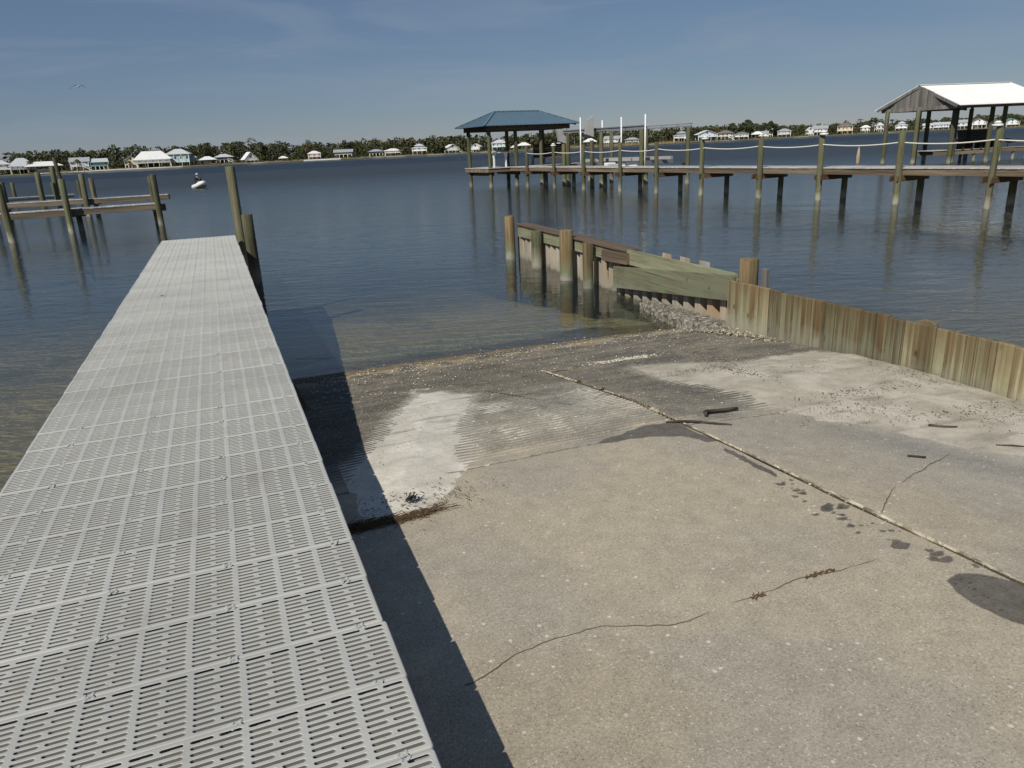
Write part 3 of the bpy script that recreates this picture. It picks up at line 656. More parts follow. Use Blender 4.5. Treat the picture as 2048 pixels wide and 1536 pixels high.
# ================================================================== LONG PIER on the right
PU = Vector((-.4853, .8744, 0)); PROT = math.atan2(.8744, -.4853)
PL = 2.952; PDZ = 1.19
pier = empty('timber_pier', (14.36, 22.44, 0), PROT, 'long narrow timber pier with a bleached deck and rope-strung posts', 'pier')
def ppt(a, b, z=0.0):     # along pier a, b metres to the back
    return Vector((14.36, 22.44, 0))+PU*a+Vector((.8744, .4853, 0))*b+Vector((0, 0, z))
P0, P1 = -3, 9
for i in range(P0, P1+1):
    h = 2.30+random.gauss(0, .04)
    if i == 0: h = 2.36
    MB().pile(i*PL+random.gauss(0, .05), 0, -2.5, h, .103+random.gauss(0, .008), 16, (random.gauss(0, .05), random.gauss(0, .05)), 40+i).build('post', M_pile, pier)
    MB().pile(i*PL, -1.34, -2.5, .78, .115, 12, seed=70+i).build('bearing_pile', M_pile, pier)
    # paired cross beams with a raked end
    for dx in (-.13, .13):
        m = MB(); x0, x1 = i*PL+dx-.02, i*PL+dx+.02
        V = [(x0, .16, .78), (x1, .16, .78), (x1, .02, .96), (x0, .02, .96), (x0, -1.55, .96), (x1, -1.55, .96), (x1, -1.55, .76), (x0, -1.55, .76)]
        pr = [(.17, .76), (.17, .93), (.02, .945), (-1.55, .945), (-1.55, .76)]
        V = [(x0, a, b) for a, b in pr]+[(x1, a, b) for a, b in pr]; n5 = 5
        m.add(V, [tuple(range(n5)), tuple(reversed(range(n5, 2*n5)))]+[(q, (q+1) % n5, (q+1) % n5+n5, q+n5)[::-1] for q in range(n5)])
        m.build('cross_beam', M_pierdark, pier)
for i in range(P0, P1+1):
    x0 = i*PL+.003; x1 = min((i+1)*PL-.003, P1*PL+2.3)
    MB().box(x0, x1, -.165, -.12, .948, 1.148, .004).build('fascia_board', M_pierwood, pier)
    MB().box(x0, x1, -1.36, -1.315, .948, 1.148, .004).build('fascia_board', M_pierwood, pier)
pk = MB().box(0, .1395, -1.40, -.085, 0, .038, .004).mesh('deck_plank', M_deckgrey)
x = P0*PL; 
while x < P1*PL+2.25:
    inst('deck_plank', pk, pier, (x, random.gauss(0, .004), PDZ-.038+random.gauss(0, .0012))); x += .1465
def cap(i, h):
    m = MB(); m.cyl((i*PL, 0, h-.03), (i*PL, 0, h+.03), .15, .15, 14); m.cyl((i*PL, 0, h+.03), (i*PL, 0, h+.06), .10, .10, 14); m.cyl((i*PL, 0, h+.06), (i*PL, 0, h+.12), .125, .05, 14)
    m.build('post_cap', M_white, pier)
for i, h in ((0, 2.385), (2, 2.34), (4, 2.36), (8, 2.34)): cap(i, h)
rp_ = MB(); pts = []
for i in range(P0, 8):
    for q in range(10): u = q/10; pts.append(ppt((i+u)*PL, -.0, 1.985-.30*u*(1-u)+.02*math.sin(i*3.1)))
pts.append(ppt(8*PL, 0, 1.98)); pts2 = [ppt((8+u)*PL, 0, 1.98-.3*u*(1-u)) for u in [q/8 for q in range(1, 9)]]; pts += pts2
rp_.tube([p+Vector((-.8744*.12, -.4853*.12, 0))*0 for p in pts], .021, 7)
tag(rp_.build('rope', M_rope), 'sagging white rope strung from post to post along the pier', 'rope')

# ---- T-head platform with the blue-roofed pavilion
TW = Vector((.8745, .485, 0)); TU = Vector((-.485, .8745, 0)); T0 = Vector((-.71, 47.2, 0)); TROT = math.atan2(.485, .8745)
pav = empty('pavilion', T0, TROT, 'open pavilion with a blue metal hipped roof on the pier head', 'pavilion')
A1, B1 = 5.55, 2.75
for a, b in ((0, 0), (0, B1), (1.85, 0), (A1, 0), (A1, B1), (2.8, B1), (3.7, 0)):
    MB().pile(a, b, -2.5, 3.42, .125, 14, seed=int(a*10+b*3)+11).build('post', M_pile, pav)
ZE, ZR = 3.62, 4.48
for (x0, x1, y0, y1) in ((-.22, A1+.22, -.20, -.15), (-.22, A1+.22, B1+.15, B1+.20), (-.22, -.17, -.149, B1+.149), (A1+.17, A1+.22, -.149, B1+.149)):
    MB().box(x0, x1, y0, y1, 3.32, 3.60, .004).build('eave_beam', M_darkwood if y0 > -.2 else M_pierwood, pav)
ov = .62; X0, X1, Y0, Y1 = -ov, A1+ov+.1, -ov, B1+ov; yc = (Y0+Y1)/2; hx = (Y1-Y0)/2
r0_, r1_ = (X0+hx*.92, yc, ZR), (X1-hx*.92, yc, ZR)
def roof_face(vs, name='roof_panel'):
    vs = [Vector(v) for v in vs]; nrm_ = (vs[1]-vs[0]).cross(vs[2]-vs[0]).normalized()
    if nrm_.z < 0: nrm_ = -nrm_
    lo = [v-nrm_*.03 for v in vs]; n = len(vs); m = MB()
    m.add(vs+lo, [tuple(range(n)), tuple(reversed(range(n, 2*n)))]+[(i, (i+1) % n, (i+1) % n+n, i+n) for i in range(n)])
    return m, nrm_
E0, E1, E2, E3 = (X0, Y0, ZE), (X1, Y0, ZE), (X1, Y1, ZE), (X0, Y1, ZE)
def seams(m, a, b, top_fn, nrm_, step, h=.028):
    a = Vector(a); b = Vector(b); n = int((b-a).length/step)
    for q in range(1, n):
        p = a.lerp(b, q/n); t = top_fn(q/n)
        if (t-p).length > .15: m.beam(p+nrm_*h*.5, t+nrm_*h*.5, .022, h, nrm_)
for a, b, c, d in ((E0, E1, r1_, r0_), (E2, E3, r0_, r1_)):
    m, nn_ = roof_face([a, b, c, d]); ex = (Vector(b)-Vector(a))
    def tf(u, a=a, b=b, c=c, d=d):
        x = a[0]+(b[0]-a[0])*u; xr0, xr1 = sorted((c[0], d[0]))
        if x < xr0: f = (x-min(a[0], b[0]))/(xr0-min(a[0], b[0]))
        elif x > xr1: f = (max(a[0], b[0])-x)/(max(a[0], b[0])-xr1)
        else: f = 1
        return Vector((x, a[1]+(yc-a[1])*f, ZE+(ZR-ZE)*f))
    seams(m, a, b, tf, nn_, .30); m.build('roof_panel', M_bluemetal, pav)
for a, b, c in ((E3, E0, r0_), (E1, E2, r1_)):
    m, nn_ = roof_face([a, b, c])
    def tf(u, a=a, b=b, c=c):
        f = 1-abs(2*u-1); p = Vector(a).lerp(Vector(b), u); return Vector((p.x+(c[0]-p.x)*f, p.y, ZE+(ZR-ZE)*f))
    seams(m, a, b, tf, nn_, .30); m.build('roof_panel', M_bluemetal, pav)
m = MB()
for p, q in ((r0_, r1_), (E0, r0_), (E1, r1_), (E2, r1_), (E3, r0_)): m.beam(Vector(p)+Vector((0, 0, .03)), Vector(q)+Vector((0, 0, .03)), .14, .03)
m.build('ridge_trim', M_bluemetal, pav)
for q in range(10):
    x = X0+.3+q*(X1-X0-.6)/9; MB().beam((x, Y0+.04, ZE-.07), (x, .3, ZE+.10), .04, .09).build('rafter_tail', M_darkwood, pav)
# platform under it
tp = empty('pier_head', T0, TROT, 'broad timber pier head platform under the blue-roofed pavilion', 'platform')
MB().box(-.25, 8.9, -.19, -.14, .92, 1.135, .004).build('fascia_board', M_pierwood, tp); MB().box(-.25, 8.9, B1+.14, B1+.19, .92, 1.135, .004).build('fascia_board', M_pierwood, tp)
MB().box(-.25, -.2, -.139, B1+.139, .92, 1.135, .004).build('fascia_board', M_pierwood, tp)
for x in (0.15, 2.0, 3.9, 5.7, 7.6): MB().box(x, x+.05, -.12, B1+.12, .70, .918, .004).build('cross_beam', M_pierdark, tp)
pk2 = MB().box(0, .1395, -.24, B1+.24, 0, .038, .004).mesh('deck_plank', M_deckgrey)
x = -.28
while x < 8.8: inst('deck_plank', pk2, tp, (x, 0, PDZ-.046)); x += .1465
for a, b in ((7.4, 0), (7.4, B1), (8.8, .1)): MB().pile(a, b, -2.5, .9, .11, 12, seed=int(a*10+b)).build('bearing_pile', M_pile, tp)

# fish-cleaning table, white
def tpt(a, b, z): return T0+TW*a+TU*b+Vector((0, 0, z))
ft = empty('cleaning_table', tpt(1.0, .55, PDZ-.008), TROT, 'white fish-cleaning table near the corner of the pier head', 'table')
MB().box(-.62, .62, -.30, .30, .86, .91, .012).build('table_top', M_white, ft)
MB().box(-.55, .55, .24, .29, .912, 1.0, .006).build('splashback', M_deckgrey, ft)
for sx in (-.42, .42):
    m = MB(); V = []
    for z, hw_ in ((0, .07), (.55, .07), (.86, .2)): V += [(sx-.03, -hw_, z), (sx+.03, -hw_, z), (sx+.03, hw_, z), (sx-.03, hw_, z)]
    m.add(V, [(3, 2, 1, 0), (8, 9, 10, 11)]+[(q*4+e, q*4+(e+1) % 4, q*4+4+(e+1) % 4, q*4+4+e) for q in range(2) for e in range(4)]); m.build('leg', M_white, ft)
# high-backed bench of brown boards
bn = empty('high_backed_bench', tpt(4.7, .7, PDZ-.008), TROT+R(-42), 'brown high-backed timber bench under the blue-roofed pavilion', 'bench')
for q in range(4):
    x = -1.0+q*.66
    m = MB(); m.beam((x, -.15, 0), (x, .22, 1.32), .05, .12, (0, 1, 0)); m.build('back_frame', M_brownboard, bn)
for q in range(6):
    z = .52+q*.135; yb_ = -.15+z*.28+.06; MB().beam((-1.05, yb_, z), (1.05, yb_, z), .025, .125).build('back_slat', M_darkwood, bn)
for q in range(3): MB().box(-1.05, 1.05, -.62+q*.155, -.48+q*.155, .42, .45, .004).build('seat_slat', M_brownboard, bn)
for x in (-1.0, .98): MB().box(x-.03, x+.03, -.62, -.55, 0, .42, .004).build('leg', M_brownboard, bn)

# boat lift behind the pier
lf = empty('boat_lift', (0, 0, 0), 0, 'boat lift with a steel top beam, grey motor covers and white guide poles', 'boat lift')
def lp(x, y): return Vector((x, y, 0))
LA, LB = Vector((3.75, 46.4, 3.02)), Vector((7.45, 40.3, 3.02))
LO = Vector((.8744, .4853, 0))*3.2
m = MB(); m.beam(LA, LB, .12, .06); m.beam(LA+Vector((0, 0, .12)), LB+Vector((0, 0, .12)), .16, .05); m.beam(LA+Vector((0, 0, .06)), LB+Vector((0, 0, .06)), .03, .08); m.build('top_beam', M_greymetal, lf)
m = MB(); m.beam(LA+LO, LB+LO, .12, .06); m.beam(LA+LO+Vector((0, 0, .12)), LB+LO+Vector((0, 0, .12)), .16, .05); m.build('top_beam', M_greymetal, lf)
for u in (.06, .5, .97):
    for o_ in (Vector(), LO):
        p = LA.lerp(LB, u)+o_; MB().pile(p.x, p.y, -3, 2.94, .13, 14, seed=int(u*50+o_.x)).build('piling', M_pile, lf)
for u, dz, of in ((-.03, -.04, Vector()), (.40, .18, Vector((-.25, -.35, 0)))):
    p = LA.lerp(LB, u)+of; m = MB()
    V = [(-.2, -.2, -.42), (.24, -.2, -.58), (.24, .2, -.58), (-.2, .2, -.42), (-.3, -.24, .22), (.26, -.24, .30), (.26, .24, .30), (-.3, .24, .22)] if u < 0 else [(-.28, -.25, -.34), (.16, -.25, -.50), (.16, .25, -.50), (-.28, .25, -.34), (-.12, -.25, .42), (.20, -.25, .62), (.20, .25, .62), (-.12, .25, .42)]
    m.add(V, [(3, 2, 1, 0), (4, 5, 6, 7), (0, 1, 5, 4), (1, 2, 6, 5), (2, 3, 7, 6), (3, 0, 4, 7)]); m.build('motor_cover', M_greycover, lf, p+Vector((0, 0, dz)), (0, 0, R(10)))
    MB().pile(p.x+.12, p.y, -3, 2.5, .13, 14, seed=99).build('piling', M_pile, lf)
for (x, y, zt, zb) in ((4.45, 43.4, 3.75, .9), (5.65, 43.3, 3.55, .9), (6.35, 41.0, 3.6, .8), (7.35, 39.6, 3.65, .8)):
    MB().cyl((x, y, zb), (x, y, zt), .036, .036, 10).build('guide_pole', M_pvc, lf)
for o_ in (LO*.25, LO*.75):
    m = MB(); m.beam(LA.lerp(LB, .1)+o_+Vector((0, 0, -1.62)), LA.lerp(LB, .92)+o_+Vector((0, 0, -1.58)), .18, .16); m.build('bunk', M_greycover, lf)
for u in (.2, .8): m = MB(); m.beam(LA.lerp(LB, u)+Vector((0, 0, -1.8)), LA.lerp(LB, u)+LO+Vector((0, 0, -1.8)), .2, .2); m.build('cradle_beam', M_greymetal, lf)
for u in (.06, .97):
    for o_ in (Vector((.2, .1, 0)), LO*.95): p = LA.lerp(LB, u*.9+.05)+o_; MB().cyl((p.x, p.y, 1.2), (p.x, p.y, 3.0), .008, .008, 6).build('lift_cable', M_greymetal, lf)
sk = empty('float_block', tpt(0, 0, 0)+Vector((7.6, -5.3, 0)), PROT, 'white drive-on float blocks beneath the boat lift', 'float')
for q in range(3): MB().box(-.4+q*.95, .35+q*.95, -.3, .3, .9, 1.16+.06*q, .05).build('block', M_greycover if q == 1 else M_white, sk)

# ================================================================== BOATHOUSE with white metal roof (far right)
bh = empty('boathouse', (28.6, 53.5, 0), 0, 'open boathouse with a white metal gable roof and grey board gable', 'boathouse')
def b_(x, y, z=0.0): return Vector((x-28.6, y-53.5, z))
GL, GR = b_(27.0, 56.0, 3.72), b_(29.15, 49.9, 3.72)
AP = b_(28.62, 53.75, 5.10); RD = Vector((7.2, 1.65, 0))*1.0
AP2 = AP+RD
def slope(eave, name='roof_panel'):
    a, b, c, d = eave, eave+RD*1.04, AP2+RD*.02, AP+Vector((0, 0, 0))
    m, nn_ = roof_face([a, b, c, d])
    n = 36
    for q in range(n+1):
        u = q/n; m.beam(a.lerp(b, u)+nn_*.012, d.lerp(c, u)+nn_*.012, .03, .024, nn_)
    return m.build(name, M_whitemetal, bh)
slope(GR+(GR-AP)*.06); slope(GL+(GL-AP)*.06)
m = MB(); m.beam(AP+Vector((0, 0, .035))-RD*.01, AP2+Vector((0, 0, .035)), .3, .025); m.build('ridge_cap', M_whitemetal, bh)
inn = RD.normalized()*.45
# gable of upright boards, bottom chord and barge boards
m0 = GL+inn+Vector((0, 0, -.12)); m1 = GR+inn+Vector((0, 0, -.12)); ap = AP+inn+Vector((0, 0, -.14)); ng = 26
for q in range(ng):
    u0_, u1_ = q/ng+.002, (q+1)/ng-.002; zs = []
    for u in (u0_, u1_):
        base = m0.lerp(m1, u); f = min(u/.5, (1-u)/.5); uc = .5
        top = base.z+(ap.z-m0.z)*f; zs.append((base, top))
    if zs[0][1]-m0.z < .15 and zs[1][1]-m0.z < .15: continue
    th = inn.normalized()*.022; V = []
    for (base, top) in zs: V += [Vector((base.x, base.y, base.z)), Vector((base.x, base.y, top))]
    V = [V[0], V[2], V[3], V[1]]; V2 = [v+th for v in V]
    MB().add(V+V2, [(0, 1, 2, 3), (7, 6, 5, 4), (0, 4, 5, 1), (1, 5, 6, 2), (2, 6, 7, 3), (3, 7, 4, 0)]).build('gable_board', M_greyboard, bh)
MB().beam(m0-inn*.12+Vector((0, 0, -.02)), m1-inn*.12+Vector((0, 0, -.02)), .05, .24).build('gable_chord', M_greyboard, bh)
MB().beam((m0+m1)/2-inn*.16+Vector((0, 0, -.12)), ap-inn*.16+Vector((0, 0, -.05)), .05, .10, (1, 0, 0)).build('king_post', M_greyboard, bh)
for e in (GL, GR): MB().beam(e+Vector((0, 0, -.12)), AP+Vector((0, 0, -.10)), .045, .18).build('barge_board', M_greyboard, bh)
for e in (GL, GR): MB().beam(e+inn+Vector((0, 0, -.24))+(AP-e)*.06, e+RD+Vector((0, 0, -.24))+(AP-e)*.06, .08, .22).build('eave_beam', M_pierwood, bh)
for (x, y, zt) in ((27.35, 55.2, 3.5), (28.35, 53.0, 3.55), (28.75, 53.6, 3.5), (29.85, 51.3, 3.55), (30.35, 51.9, 3.5), (32.4, 51.4, 3.5), (33.7, 52.1, 3.5), (36.2, 53.0, 3.5), (34.5, 57.2, 3.5), (31.0, 56.5, 3.5)):
    p = b_(x, y); MB().pile(p.x, p.y, -3, zt, .15, 14, (.05, .03), int(x*3)).build('post', M_pile, bh)
for q in range(2): p = GR+RD*(.12+.07*q)+Vector((0, .3, -.42)); MB().box(p.x-.06, p.x+.06, p.y-.06, p.y+.06, p.z, p.z+.2, .004).build('hanger_block', M_dark, bh)
# boathouse dock
bd = empty('boathouse_dock', (29.2, 52.09, 0), math.atan2(.21, 1), 'low weathered dock running under the white-roofed boathouse', 'dock')
MB().box(0, 13.5, -.05, 0, .52, .80, .005).build('fascia_board', M_pierwood, bd); MB().box(0, 13.5, 1.4, 1.45, .52, .80, .005).build('fascia_board', M_pierwood, bd)
pk3 = MB().box(0, .14, -.1, 1.5, 0, .04, .004).mesh('deck_plank', M_deckgrey)
for q in range(92): inst('deck_plank', pk3, bd, (q*.1465, 0, .805))
for x in (3.4, 6.6, 9.8, 13.0):
    for yq in (.1, 1.3): MB().pile(x, yq, -3, .5, .11, 12, seed=int(x*3+yq)).build('bearing_pile', M_pile, bd)
for x, zt in ((8.35, 1.75), (8.9, 1.9), (9.6, 1.7)): MB().pile(x, .35, -3, zt, .12, 12, seed=int(x*5)).build('post', M_pile, bd)
# dark bench / locker on it
db = empty('slatted_bench', (32.3, 53.05, .845), math.atan2(.21, 1), 'dark brown slatted swing bench on the boathouse dock', 'bench')
for q in range(7): MB().beam((-.95, .10+.035*q, .50+.115*q), (1.5, .10+.035*q, .50+.115*q), .03, .11).build('back_slat', M_darkwood, db)
for q in range(4): MB().box(-1.0, 1.55, -.5+q*.15, -.37+q*.15, .42, .46, .004).build('seat_slat', M_darkwood, db)
for x in (-1.0, -.3, .45, 1.0, 1.5): MB().box(x-.07, x+.07, -.45, .1, 0, .42, .004).build('leg', M_darkwood, db)
MB().box(-1.15, -.95, -.5, .2, .55, .66, .004).build('armrest', M_darkwood, db)

t = MB(); t.rings([[(.11*f*math.cos(a), .11*f*math.sin(a), z) for a in [2*math.pi*i/10 for i in range(10)]] for z, f in ((-2, 1), (.0, 1.0), (.5, 1.25), (.95, .9), (1.15, .35), (1.32, .05))]); t = t.build('mooring_stake', M_sheet, None, (26.82, 57.9, 0), (R(-3), R(2), 0))
tag(t, 'short pale pointed stake standing alone in the water left of the boathouse', 'stake')

# ================================================================== BOAT SLIP on the left: two narrow catwalks and their piles
def catwalk(p, q, zt, width, label, posts, seed, hgt=.21):
    p = Vector(p); q = Vector(q); dd = (q-p); Ln = dd.length; rz = math.atan2(dd.y, dd.x)
    e = empty('catwalk', p, rz, label, 'catwalk', 'narrow boat-slip catwalks')
    MB().box(0, Ln, -.045, 0, zt-.04-hgt, zt-.042, .004).build('stringer', M_slipwood, e); MB().box(0, Ln, width, width+.045, zt-.04-hgt, zt-.042, .004).build('stringer', M_slipwood, e)
    pm = MB().box(0, .139, -.06, width+.06, 0, .038, .003).mesh('deck_plank', M_deckgrey); x = 0
    while x < Ln-.13: inst('deck_plank', pm, e, (x, 0, zt-.038)); x += .1465
    for (x, y, zz, r) in posts:
        MB().pile(x, y, -2.5, zz, r, 16, (random.gauss(0, .04), random.gauss(0, .04)), seed+int(x*5)).build('post', M_pile, e)
        MB().box(x-.12, x+.28, -.02, width+.02, zt-.30, zt-.048-.0, .004).build('cross_beam', M_pierdark, e)
    return e
catwalk((-22.4, 25.95, 0), (-13.45, 30.15, 0), .90, .55, 'nearer narrow catwalk of the boat slip with bleached top boards', [(6.6, -.17, 1.98, .12), (6.9, .75, .86, .11), (9.72, -.17, 1.98, .115), (9.6, .72, 1.9, .11)], 3)
catwalk((-31.0, 34.6, 0), (-17.0, 39.0, 0), .86, .5, 'farther narrow catwalk of the boat slip beyond the nearer one', [(6.9, -.15, 1.85, .14), (7.3, .7, 1.83, .13), (10.9, -.15, 2.05, .14), (11.2, .7, 1.8, .12), (13.9, -.15, .75, .12)], 5)
t = MB().pile(0, 0, -2.5, 1.95, .13, 16, (-.12, .02), 21).build('mooring_pile', M_pile, None, (-16.75, 25.8, 0)); tag(t, 'leaning mooring pile at the left picture edge in front of the catwalks', 'pile', 'mooring piles of the boat slip')
for (x, y, zt, r, lean, lab) in ((-30.0, 49.9, 2.15, .17, .1, 'mooring pile with a grey cap beyond the catwalks, shorter of the close pair'), (-29.6, 50.9, 2.45, .17, .15, 'mooring pile beyond the catwalks, taller of the close pair'), (-29.5, 52.4, 3.0, .13, -.55, 'tall thin grey pole leaning left beyond the catwalks'),
        (-33.4, 49.4, 1.35, .12, 0, 'short pile near the left edge behind the dark lift beam'), (-33.0, 52.0, 1.55, .12, 0, 'short pile second from left behind the dark lift beam'), (-31.0, 53.2, 1.4, .12, 0, 'short dark pile between the close pair of piles'), (-29.1, 53.0, 1.5, .13, 0, 'short dark pile right of the leaning grey pole')):
    t = MB().pile(0, 0, -3, zt, r, 14, (lean, 0), int(zt*40)).build('mooring_pile', M_pile, None, (x, y, 0)); tag(t, lab, 'pile', 'mooring piles of the boat slip')
lb = empty('lift_beam', (-33.5, 50.0, 0), math.atan2(2.6, 4.6), 'dark grey steel lift beam lying low behind the far catwalk', 'beam')
m = MB(); m.box(-1.5, 4.9, -.06, .06, .16, .22); m.box(-1.5, 4.9, -.10, .10, .52, .58); m.box(-1.5, 4.9, -.02, .02, .221, .519); m.build('steel_beam', M_greymetal, lb); MB().box(-1.5, 4.9, -.12, .12, .585, .63).build('bunk_board', M_deckgrey, lb)
for x in (-1.0, 1.5, 4.2): MB().pile(x, 0, -3, .15, .11, 10, seed=int(x*9)+30).build('bearing_pile', M_pile, lb)

# ================================================================== FAR SHORE
PROF = [(-44, 350, 9.4), (-34.36, 350, 9.4), (-31.51, 351, 9.2), (-30.15, 352, 9.5), (-28.75, 352, 8.9), (-27.89, 352, 7.8), (-26.87, 352, 9.2), (-24.93, 352, 9.3), (-22.77, 353, 9.4), (-20.54, 354, 9.7), (-17.91, 355, 9.7), (-15.88, 356, 8.7), (-13.82, 357, 8.3), (-11.0, 358, 7.7), (-8.13, 355, 8.3), (-5.59, 352, 8.2), (-2.65, 350, 8.3), (-.07, 350, 7.3), (3.61, 351, 8.1), (5.44, 355, 7.8), (10.15, 364, 7.4), (12.63, 372, 7.4), (15.06, 381, 7.9), (17.61, 398, 8.9), (19.11, 412, 7.7), (19.76, 418, 6.5), (22.33, 442, 5.9), (24.2, 460, 6.8), (25.72, 475, 7.1), (27.19, 490, 6.9), (30.04, 484, 6.4), (32.72, 470, 6.8), (35.5, 470, 6.0), (46, 470, 6.0)]
PA = np.array(PROF)
def shoreD(az): return np.interp(az, PA[:, 0], PA[:, 1])
def treeH(az): return np.interp(az, PA[:, 0], PA[:, 2])
def polar(azd, D, z=0.0): return Vector((D*math.sin(R(azd)), D*math.cos(R(azd)), z))
az = np.linspace(-44, 46, 420); rr = np.array([-3, 0, 2, 5, 9, 14, 25, 60, 140, 600.]); zz_ = np.array([-.8, .04, .22, .36, .45, .6, .9, 1.0, 1.2, 2.0])
A, Rr = np.meshgrid(az, rr); Dd = shoreD(A)+Rr+3*(fbm(A*.6, A*0, 3)-.5)*2*(Rr < 10)
Zs = np.repeat(zz_[:, None], len(az), 1)
beach = sstep(.56, .66, fbm(A*.8+8, A*0+2, 3)) * (Rr < 4)*.45
beach = np.maximum(beach, ((A < -22.5) & (A > -31) & (Rr < 9)).astype(float)*.9)[..., None]
lc = lerp(np.array([.12, .115, .055]), np.array([.20, .17, .09]), fbm(A*3, Rr*.4, 4)[..., None]); lc = lerp(lc, np.array([.52, .48, .40]), beach)
o = inst('shore_ground', grid_mesh('shore_ground', Dd*np.sin(np.radians(A)), Dd*np.cos(np.radians(A)), Zs, M_land, lc)); tag(o, kind='structure')

_pm = {}
def paint(c, rough=.6):
    key = tuple(c)
    if key not in _pm: _pm[key] = plain('paint_%d' % len(_pm), c, rough, .25, .1, .8)
    return _pm[key]
stilt_me = MB().box(-.13, .13, -.13, .13, 0, 1).mesh('stilt', M_pierwood); stilt_w = MB().box(-.13, .13, -.13, .13, 0, 1).mesh('stilt', M_white)
def slab_poly(vs, th=.12):
    vs = [Vector(v) for v in vs]; n = len(vs); lo = [v-Vector((0, 0, th)) for v in vs]
    return vs+lo, [tuple(range(n)), tuple(reversed(range(n, 2*n)))]+[(i, i+n, (i+1) % n+n, (i+1) % n) for i in range(n)]
def make_roof(kind, hw, hd, z0, z1):
    m = MB()
    if kind in ('hip', 'tier', 'shelter', 'tall_hip'):
        rl = max(hw-hd*.9, hw*.12); a, b, c, d = (-hw, -hd, z0), (hw, -hd, z0), (hw, hd, z0), (-hw, hd, z0); p, q = (-rl, 0, z1), (rl, 0, z1)
        for f in ((a, b, q, p), (c, d, p, q), (d, a, p), (b, c, q)): m.add(*slab_poly(f))
    elif kind == 'gable_side':
        for s_ in (-1, 1): m.add(*slab_poly([(-hw, s_*hd, z0), (hw, s_*hd, z0), (hw, 0, z1), (-hw, 0, z1)]))
    else:
        for s_ in (-1, 1): m.add(*slab_poly([(s_*hw, -hd, z0), (s_*hw, hd, z0), (0, hd, z1), (0, -hd, z1)]))
    return m
def house(X, Y, w, top, wall, roof, kind, stilt, label, yaw=0.0, nwin=4, porch=True, stairs=False, cat='house', gz=.45, white_st=True):
    a = math.atan2(X, Y); e = empty('beach_house' if cat == 'house' else 'shore_boathouse', (X, Y, gz), -a+R(yaw), label, cat, 'houses along the far shore' if cat == 'house' else 'boathouses along the far shore')
    H = top-gz; hs = stilt*H; hw = w/2; hd = min(hw*.85, 4.2)
    hr = {'hip': .30, 'tier': .22, 'shelter': .38, 'gable_side': .32, 'gable_front': .38, 'aframe': .72, 'tall_hip': .52}[kind]*H
    ze = H-hr if kind != 'tier' else H*.62; W_ = paint(wall); Rf = paint(roof, .5)
    bw_, bd_ = hw*.86, hd*.84
    if kind == 'shelter':
        for x in (-bw_, -bw_*.33, bw_*.33, bw_):
            for y in (-bd_, bd_): inst('post', stilt_me, e, (x, y, -1.5), (0, 0, 0), (1, 1, ze+1.45))
        make_roof(kind, hw, hd, ze, H).build('roof', Rf, e)
        MB().box(-bw_, bw_, -bd_, bd_, .2, .45).build('platform', M_pierwood, e); MB().box(-bw_*.5, bw_*.3, -bd_*.3, bd_*.6, .45, ze*.6).build('stored_boat', M_white, e)
        return e
    MB().box(-bw_, bw_, -bd_, bd_, hs, ze-.02 if kind != 'aframe' else ze+.3).build('wall', W_, e)
    if kind == 'gable_front' or kind == 'aframe':
        for y in (-bd_, bd_-.1):
            k_ = bw_*(.98); m = MB(); m.add([(-k_, y, ze-.02), (k_, y, ze-.02), (0, y, H-.25), (-k_, y+.1, ze-.02), (k_, y+.1, ze-.02), (0, y+.1, H-.25)], [(0, 1, 2), (5, 4, 3), (0, 3, 4, 1), (1, 4, 5, 2), (2, 5, 3, 0)]); m.build('gable', W_, e)
    if kind == 'gable_side':
        for x in (-bw_, bw_-.1): m = MB(); m.add([(x, -bd_, ze-.02), (x, bd_, ze-.02), (x, 0, H-.3), (x+.1, -bd_, ze-.02), (x+.1, bd_, ze-.02), (x+.1, 0, H-.3)], [(0, 1, 2), (5, 4, 3), (0, 3, 4, 1), (1, 4, 5, 2), (2, 5, 3, 0)]); m.build('gable', W_, e)
    if kind == 'tier':
        rf = make_roof('hip', hw, hd, ze, ze+.16*H).build('roof', Rf, e)
        MB().box(-bw_*.55, bw_*.55, -bd_*.5, bd_*.5, ze+.02, H*.84).build('upper_wall', W_, e); make_roof('hip', hw*.62, hd*.6, H*.83, H).build('upper_roof', Rf, e)
    else: rf = make_roof(kind, hw, hd, ze, H).build('roof', Rf, e)
    wm_ = MB().box(-.42, .42, -.06, 0, -.5, .5).mesh('window', M_glass); fm_ = MB().box(-.52, .52, -.035, .02, -.6, .6).mesh('frame', M_white)
    storeys = [hs+(ze-hs)*.55] if ze-hs < 3.4 else [hs+(ze-hs)*.28, hs+(ze-hs)*.74]
    for zi, zc in enumerate(storeys):
        for q in range(nwin):
            x = -bw_*.8+q*(bw_*1.6)/max(nwin-1, 1); sc = min(1.0, (ze-hs)*.30/.6, bw_*1.6/nwin/1.15)
            f = inst('window', fm_, e, (x, -bd_, zc), (0, 0, 0), (sc, 1, sc)); inst('pane', wm_, f)
    if kind in ('gable_front', 'aframe'): inst('window', wm_, e, (0, -bd_, ze+.35*hr), (0, 0, 0), (.9, 1, .8))
    for sgn in (-1, 1): inst('window', wm_, e, (sgn*bw_, 0, storeys[0]), (0, 0, R(90)*sgn), (.8, 1, .8))
    st = stilt_w if white_st else stilt_me
    if hs > .3:
        for x in np.linspace(-bw_*.96, bw_*.96, 5):
            for y in (-bd_*.95, bd_*.95): inst('stilt', st, e, (float(x), y, -.6), (0, 0, 0), (1, 1, hs+.6))
        MB().box(-bw_*.5, bw_*.4, -bd_*.2, bd_*.8, 0, hs-.01).build('ground_room', W_ if random.random() < .4 else M_darkwood, e)
